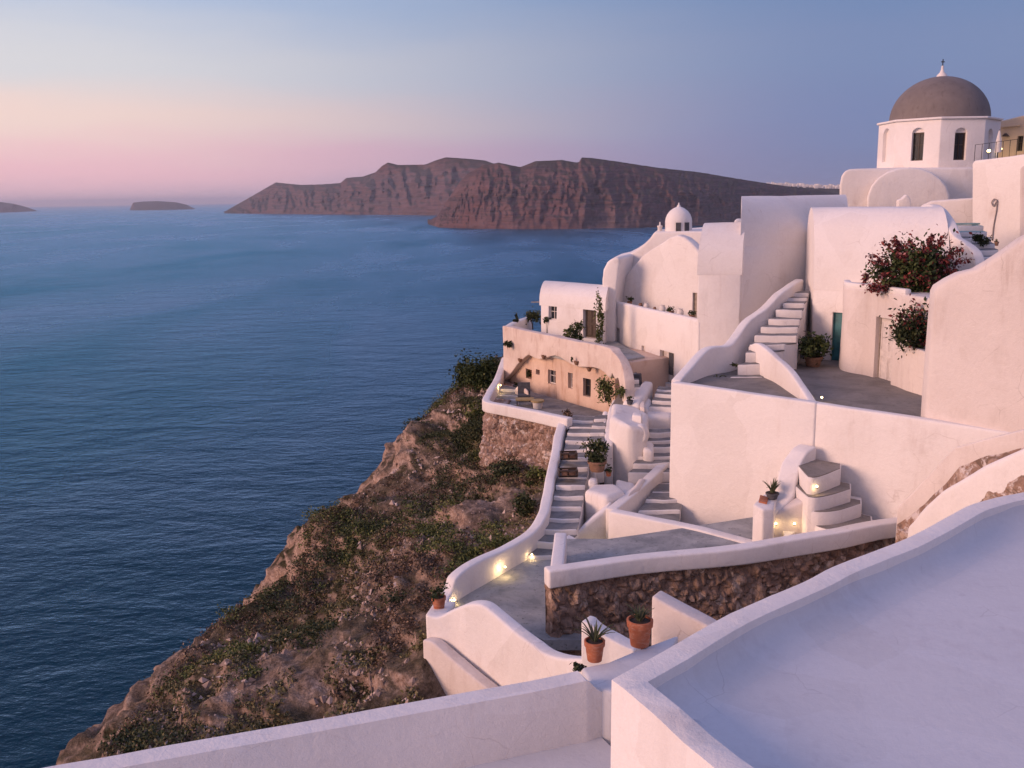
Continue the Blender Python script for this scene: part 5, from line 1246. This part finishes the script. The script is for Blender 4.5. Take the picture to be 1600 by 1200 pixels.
    for i, (px, py, Y, w, lab) in enumerate(((889, 718, 29.6, .55, 'upper of two flat wooden crates on the main steps'), (888, 745, 28.6, .60, 'lower brown crate of clutter on the main steps'))):
        c = W(px, py, Y); cr_t = thing('crate', lab, 'crate', c, 'crates on the steps')
        put('side', boxes(ring(c+Vector((-w/2, 0, 0)), Vector((w, 0, 0)), .22, .045, Vector((0, -1, 0)), .05)+[box_v(c+Vector((-w/2, 0, 0)), (.04, 0, 0), (0, .35, 0), (0, 0, .2)), box_v(c+Vector((w/2-.04, 0, 0)), (.04, 0, 0), (0, .35, 0), (0, 0, .2)), box_v(c+Vector((-w/2, .33, 0)), (w, 0, 0), (0, .04, 0), (0, 0, .2))]), M['wood'], cr_t)
        put('base', boxes([box_v(c+Vector((-w/2, -.05, .004)), (w, 0, 0), (0, .38, 0), (0, 0, .03))]), M['greywood'], cr_t)
        put('contents', boxes([box_v(c+Vector((-w*.35, -.01, .036)), (w*.3, 0, 0), (.04, .25, 0), (0, 0, .14)), box_v(c+Vector((.02, 0, .036)), (w*.35, .05, 0), (-.03, .22, 0), (0, 0, .10))]), M['brownpot'], cr_t)
    for i, (top, bot, mt_, lab) in enumerate((
        ([W(957, 764, 28.6), W(984, 772, 28.2), W(990, 756, 29.4), W(962, 750, 29.8)], -10.4, 'white', 'low rounded ledge at the foot of the tall lumpy block'),
        ([W(1006, 700, 30.3), W(1022, 704, 30.2), W(1024, 688, 31.2), W(1008, 684, 31.3)], -9.6, 'white', 'small lumpy stub beside the steps behind the rising parapet'),
        ([W(917, 706, 30.3), W(932, 712, 30.0), W(938, 698, 30.8), W(922, 692, 31.1)], -9.9, 'white', 'little white kerb block behind the dark planter bush'),
        ([W(1000, 640, 33.2), W(1014, 643, 33.0), W(1018, 624, 34.2), W(1004, 622, 34.4)], -9.0, 'white', 'narrow white lump between the landing slab and the upper steps'),
        ([W(984, 772, 27.4), W(1000, 762, 27.9), W(1010, 748, 28.7), W(996, 748, 28.9)], -10.4, 'pinkwash', 'stained low ledge inside the rising parapet'),
        ([W(938, 664, 32.3), W(950, 667, 32.1), W(953, 640, 33.6), W(942, 638, 33.8)], -9.6, 'white', 'stepped white shoulder beside the thin divider wall'))):
        block('masonry_ledge', top, bot, mt_, label=lab, cat='ledge', bev=.12, amp=.09, cuts=.3, group='lumpy masonry ledges')
    for i, (px, py, Y, r_, lab) in enumerate(((1126, 590, 29.9, .26, 'weeds along the foot of the winding stair parapet'), (1150, 570, 30.3, .16, 'small weed at the bend of the winding stairs'), (1415, 640, 26.9, .14, 'weed at the foot of the weathered planter'), (1252, 578, 31.6, .18, 'low weed beside the potted bush'))):
        shrub('weed', px, py, Y, (r_, r_*.6, r_*.45), 90, .05, 300+i, lab, 'weed', 'leafolive', clumps=6, group='weeds')
jumble()

# ================================================================== BUSHES ON THE SLOPE, FAR TOWN
def slope_bushes():
    L = [(747, 600, 46, (1.15, 1.0, 1.35), 7500, .10, 'leaf', 'tall dark green bush at the cliff edge beside the round terrace', 30), (722, 640, 47.5, (.75, .7, .5), 1500, .09, 'leafolive', 'spreading olive bush just below the tall cliff edge bush', 14),
         (650, 664, 48, (.75, .6, .42), 1300, .09, 'leafdark', 'low dark bush on the skyline of the rocky slope', 12), (700, 690, 43, (1.3, 1.0, .45), 2400, .09, 'leafolive', 'wide olive bush on the slope left of the round terrace', 20), (745, 655, 42, (.6, .5, .75), 1300, .09, 'leafolive', 'yellow green bush against the round stone wall', 12),
         (540, 840, 36, (1.35, 1.0, .55), 2600, .085, 'leafdark', 'dark bush on the crest above the orange rock face', 20), (620, 850, 33, (.9, .8, .35), 1300, .08, 'leafolive', 'olive bush in the middle of the slope', 14), (790, 735, 33.6, (.9, .5, .30), 1500, .08, 'leafdark', 'dark bush along the foot of the round stone wall', 16), (840, 745, 31.8, (.5, .4, .34), 800, .08, 'leafolive', 'olive bush where the stone wall meets the stepped parapet', 10),
         (820, 790, 29.4, (.45, .45, .4), 800, .075, 'leafdark', 'dark bush outside the upper bend of the sweeping parapet', 10), (560, 960, 29, (1.5, 1.0, .42), 2300, .08, 'leafolive', 'broad green bush low on the slope', 20), (330, 1040, 29, (1.3, 1.0, .42), 2400, .08, 'leafolive', 'green bush on the grassy shoulder at lower left', 20), (640, 1010, 22.5, (.9, 1.4, .40), 2200, .065, 'leafdry', 'dry brown bush beside the tall curved white wall', 18), (560, 1060, 21.5, (.7, 1.2, .35), 1500, .065, 'leafdry', 'dry brown bush above the long near parapet', 14), (270, 1075, 27, (.9, .9, .35), 1300, .08, 'leafdark', 'small dark bush near the seaward tip of the slope', 12)]
    for i, (px, py, Y, rad, n, s, mt_, lab, cl) in enumerate(L):
        shrub('bush', px, py, Y, rad, n, s, 100+i, lab, 'bush', mt_, clumps=cl, group='bushes on the slope', spread=.26)
slope_bushes()
def far_town():
    rng = random.Random(8); bl = []
    for k in range(260):
        px = rng.uniform(1196, 1330); s = (px-1196)/134
        base = 289.5+4*s+rng.uniform(-1.5, 5) ; Y = 4200+rng.uniform(-200, 200)
        p = W(px, base, Y); w = rng.uniform(6, 15)
        bl.append(box_v(p, (w, 0, 0), (0, w, 0), (0, 0, rng.uniform(5, 12))))
    o = put('town', boxes(bl), M['white']); tag(o, None, None, None, 'stuff')
    island('town_ridge_terrain', [(1150, 343), (1250, 341), (1400, 340)], [(1150, 298), (1180, 293), (1205, 290.5), (1240, 291), (1290, 294.5), (1340, 296), (1400, 300)], 700, 'isle_far', nc=60, nr=14, amp=20, seed=15)
far_town()

def haze():
    lo, hi = Vector((-42000, -42000, SEA-4)), Vector((42000, 42000, 135))
    me = boxes([box_v(lo, (84000, 0, 0), (0, 84000, 0), (0, 0, hi.z-lo.z))])
    m = D.materials.new('air_haze'); m.use_nodes = True; t = m.node_tree; t.nodes.clear()
    o = t.nodes.new('ShaderNodeOutputMaterial'); v = t.nodes.new('ShaderNodeVolumePrincipled')
    v.inputs['Color'].default_value = (.80, .86, 1.0, 1); v.inputs['Density'].default_value = 4.0e-5
    v.inputs['Anisotropy'].default_value = .2
    t.links.new(v.outputs[0], o.inputs['Volume'])
    h = put('haze', me, m); tag(h, None, None, None, 'stuff')
haze()
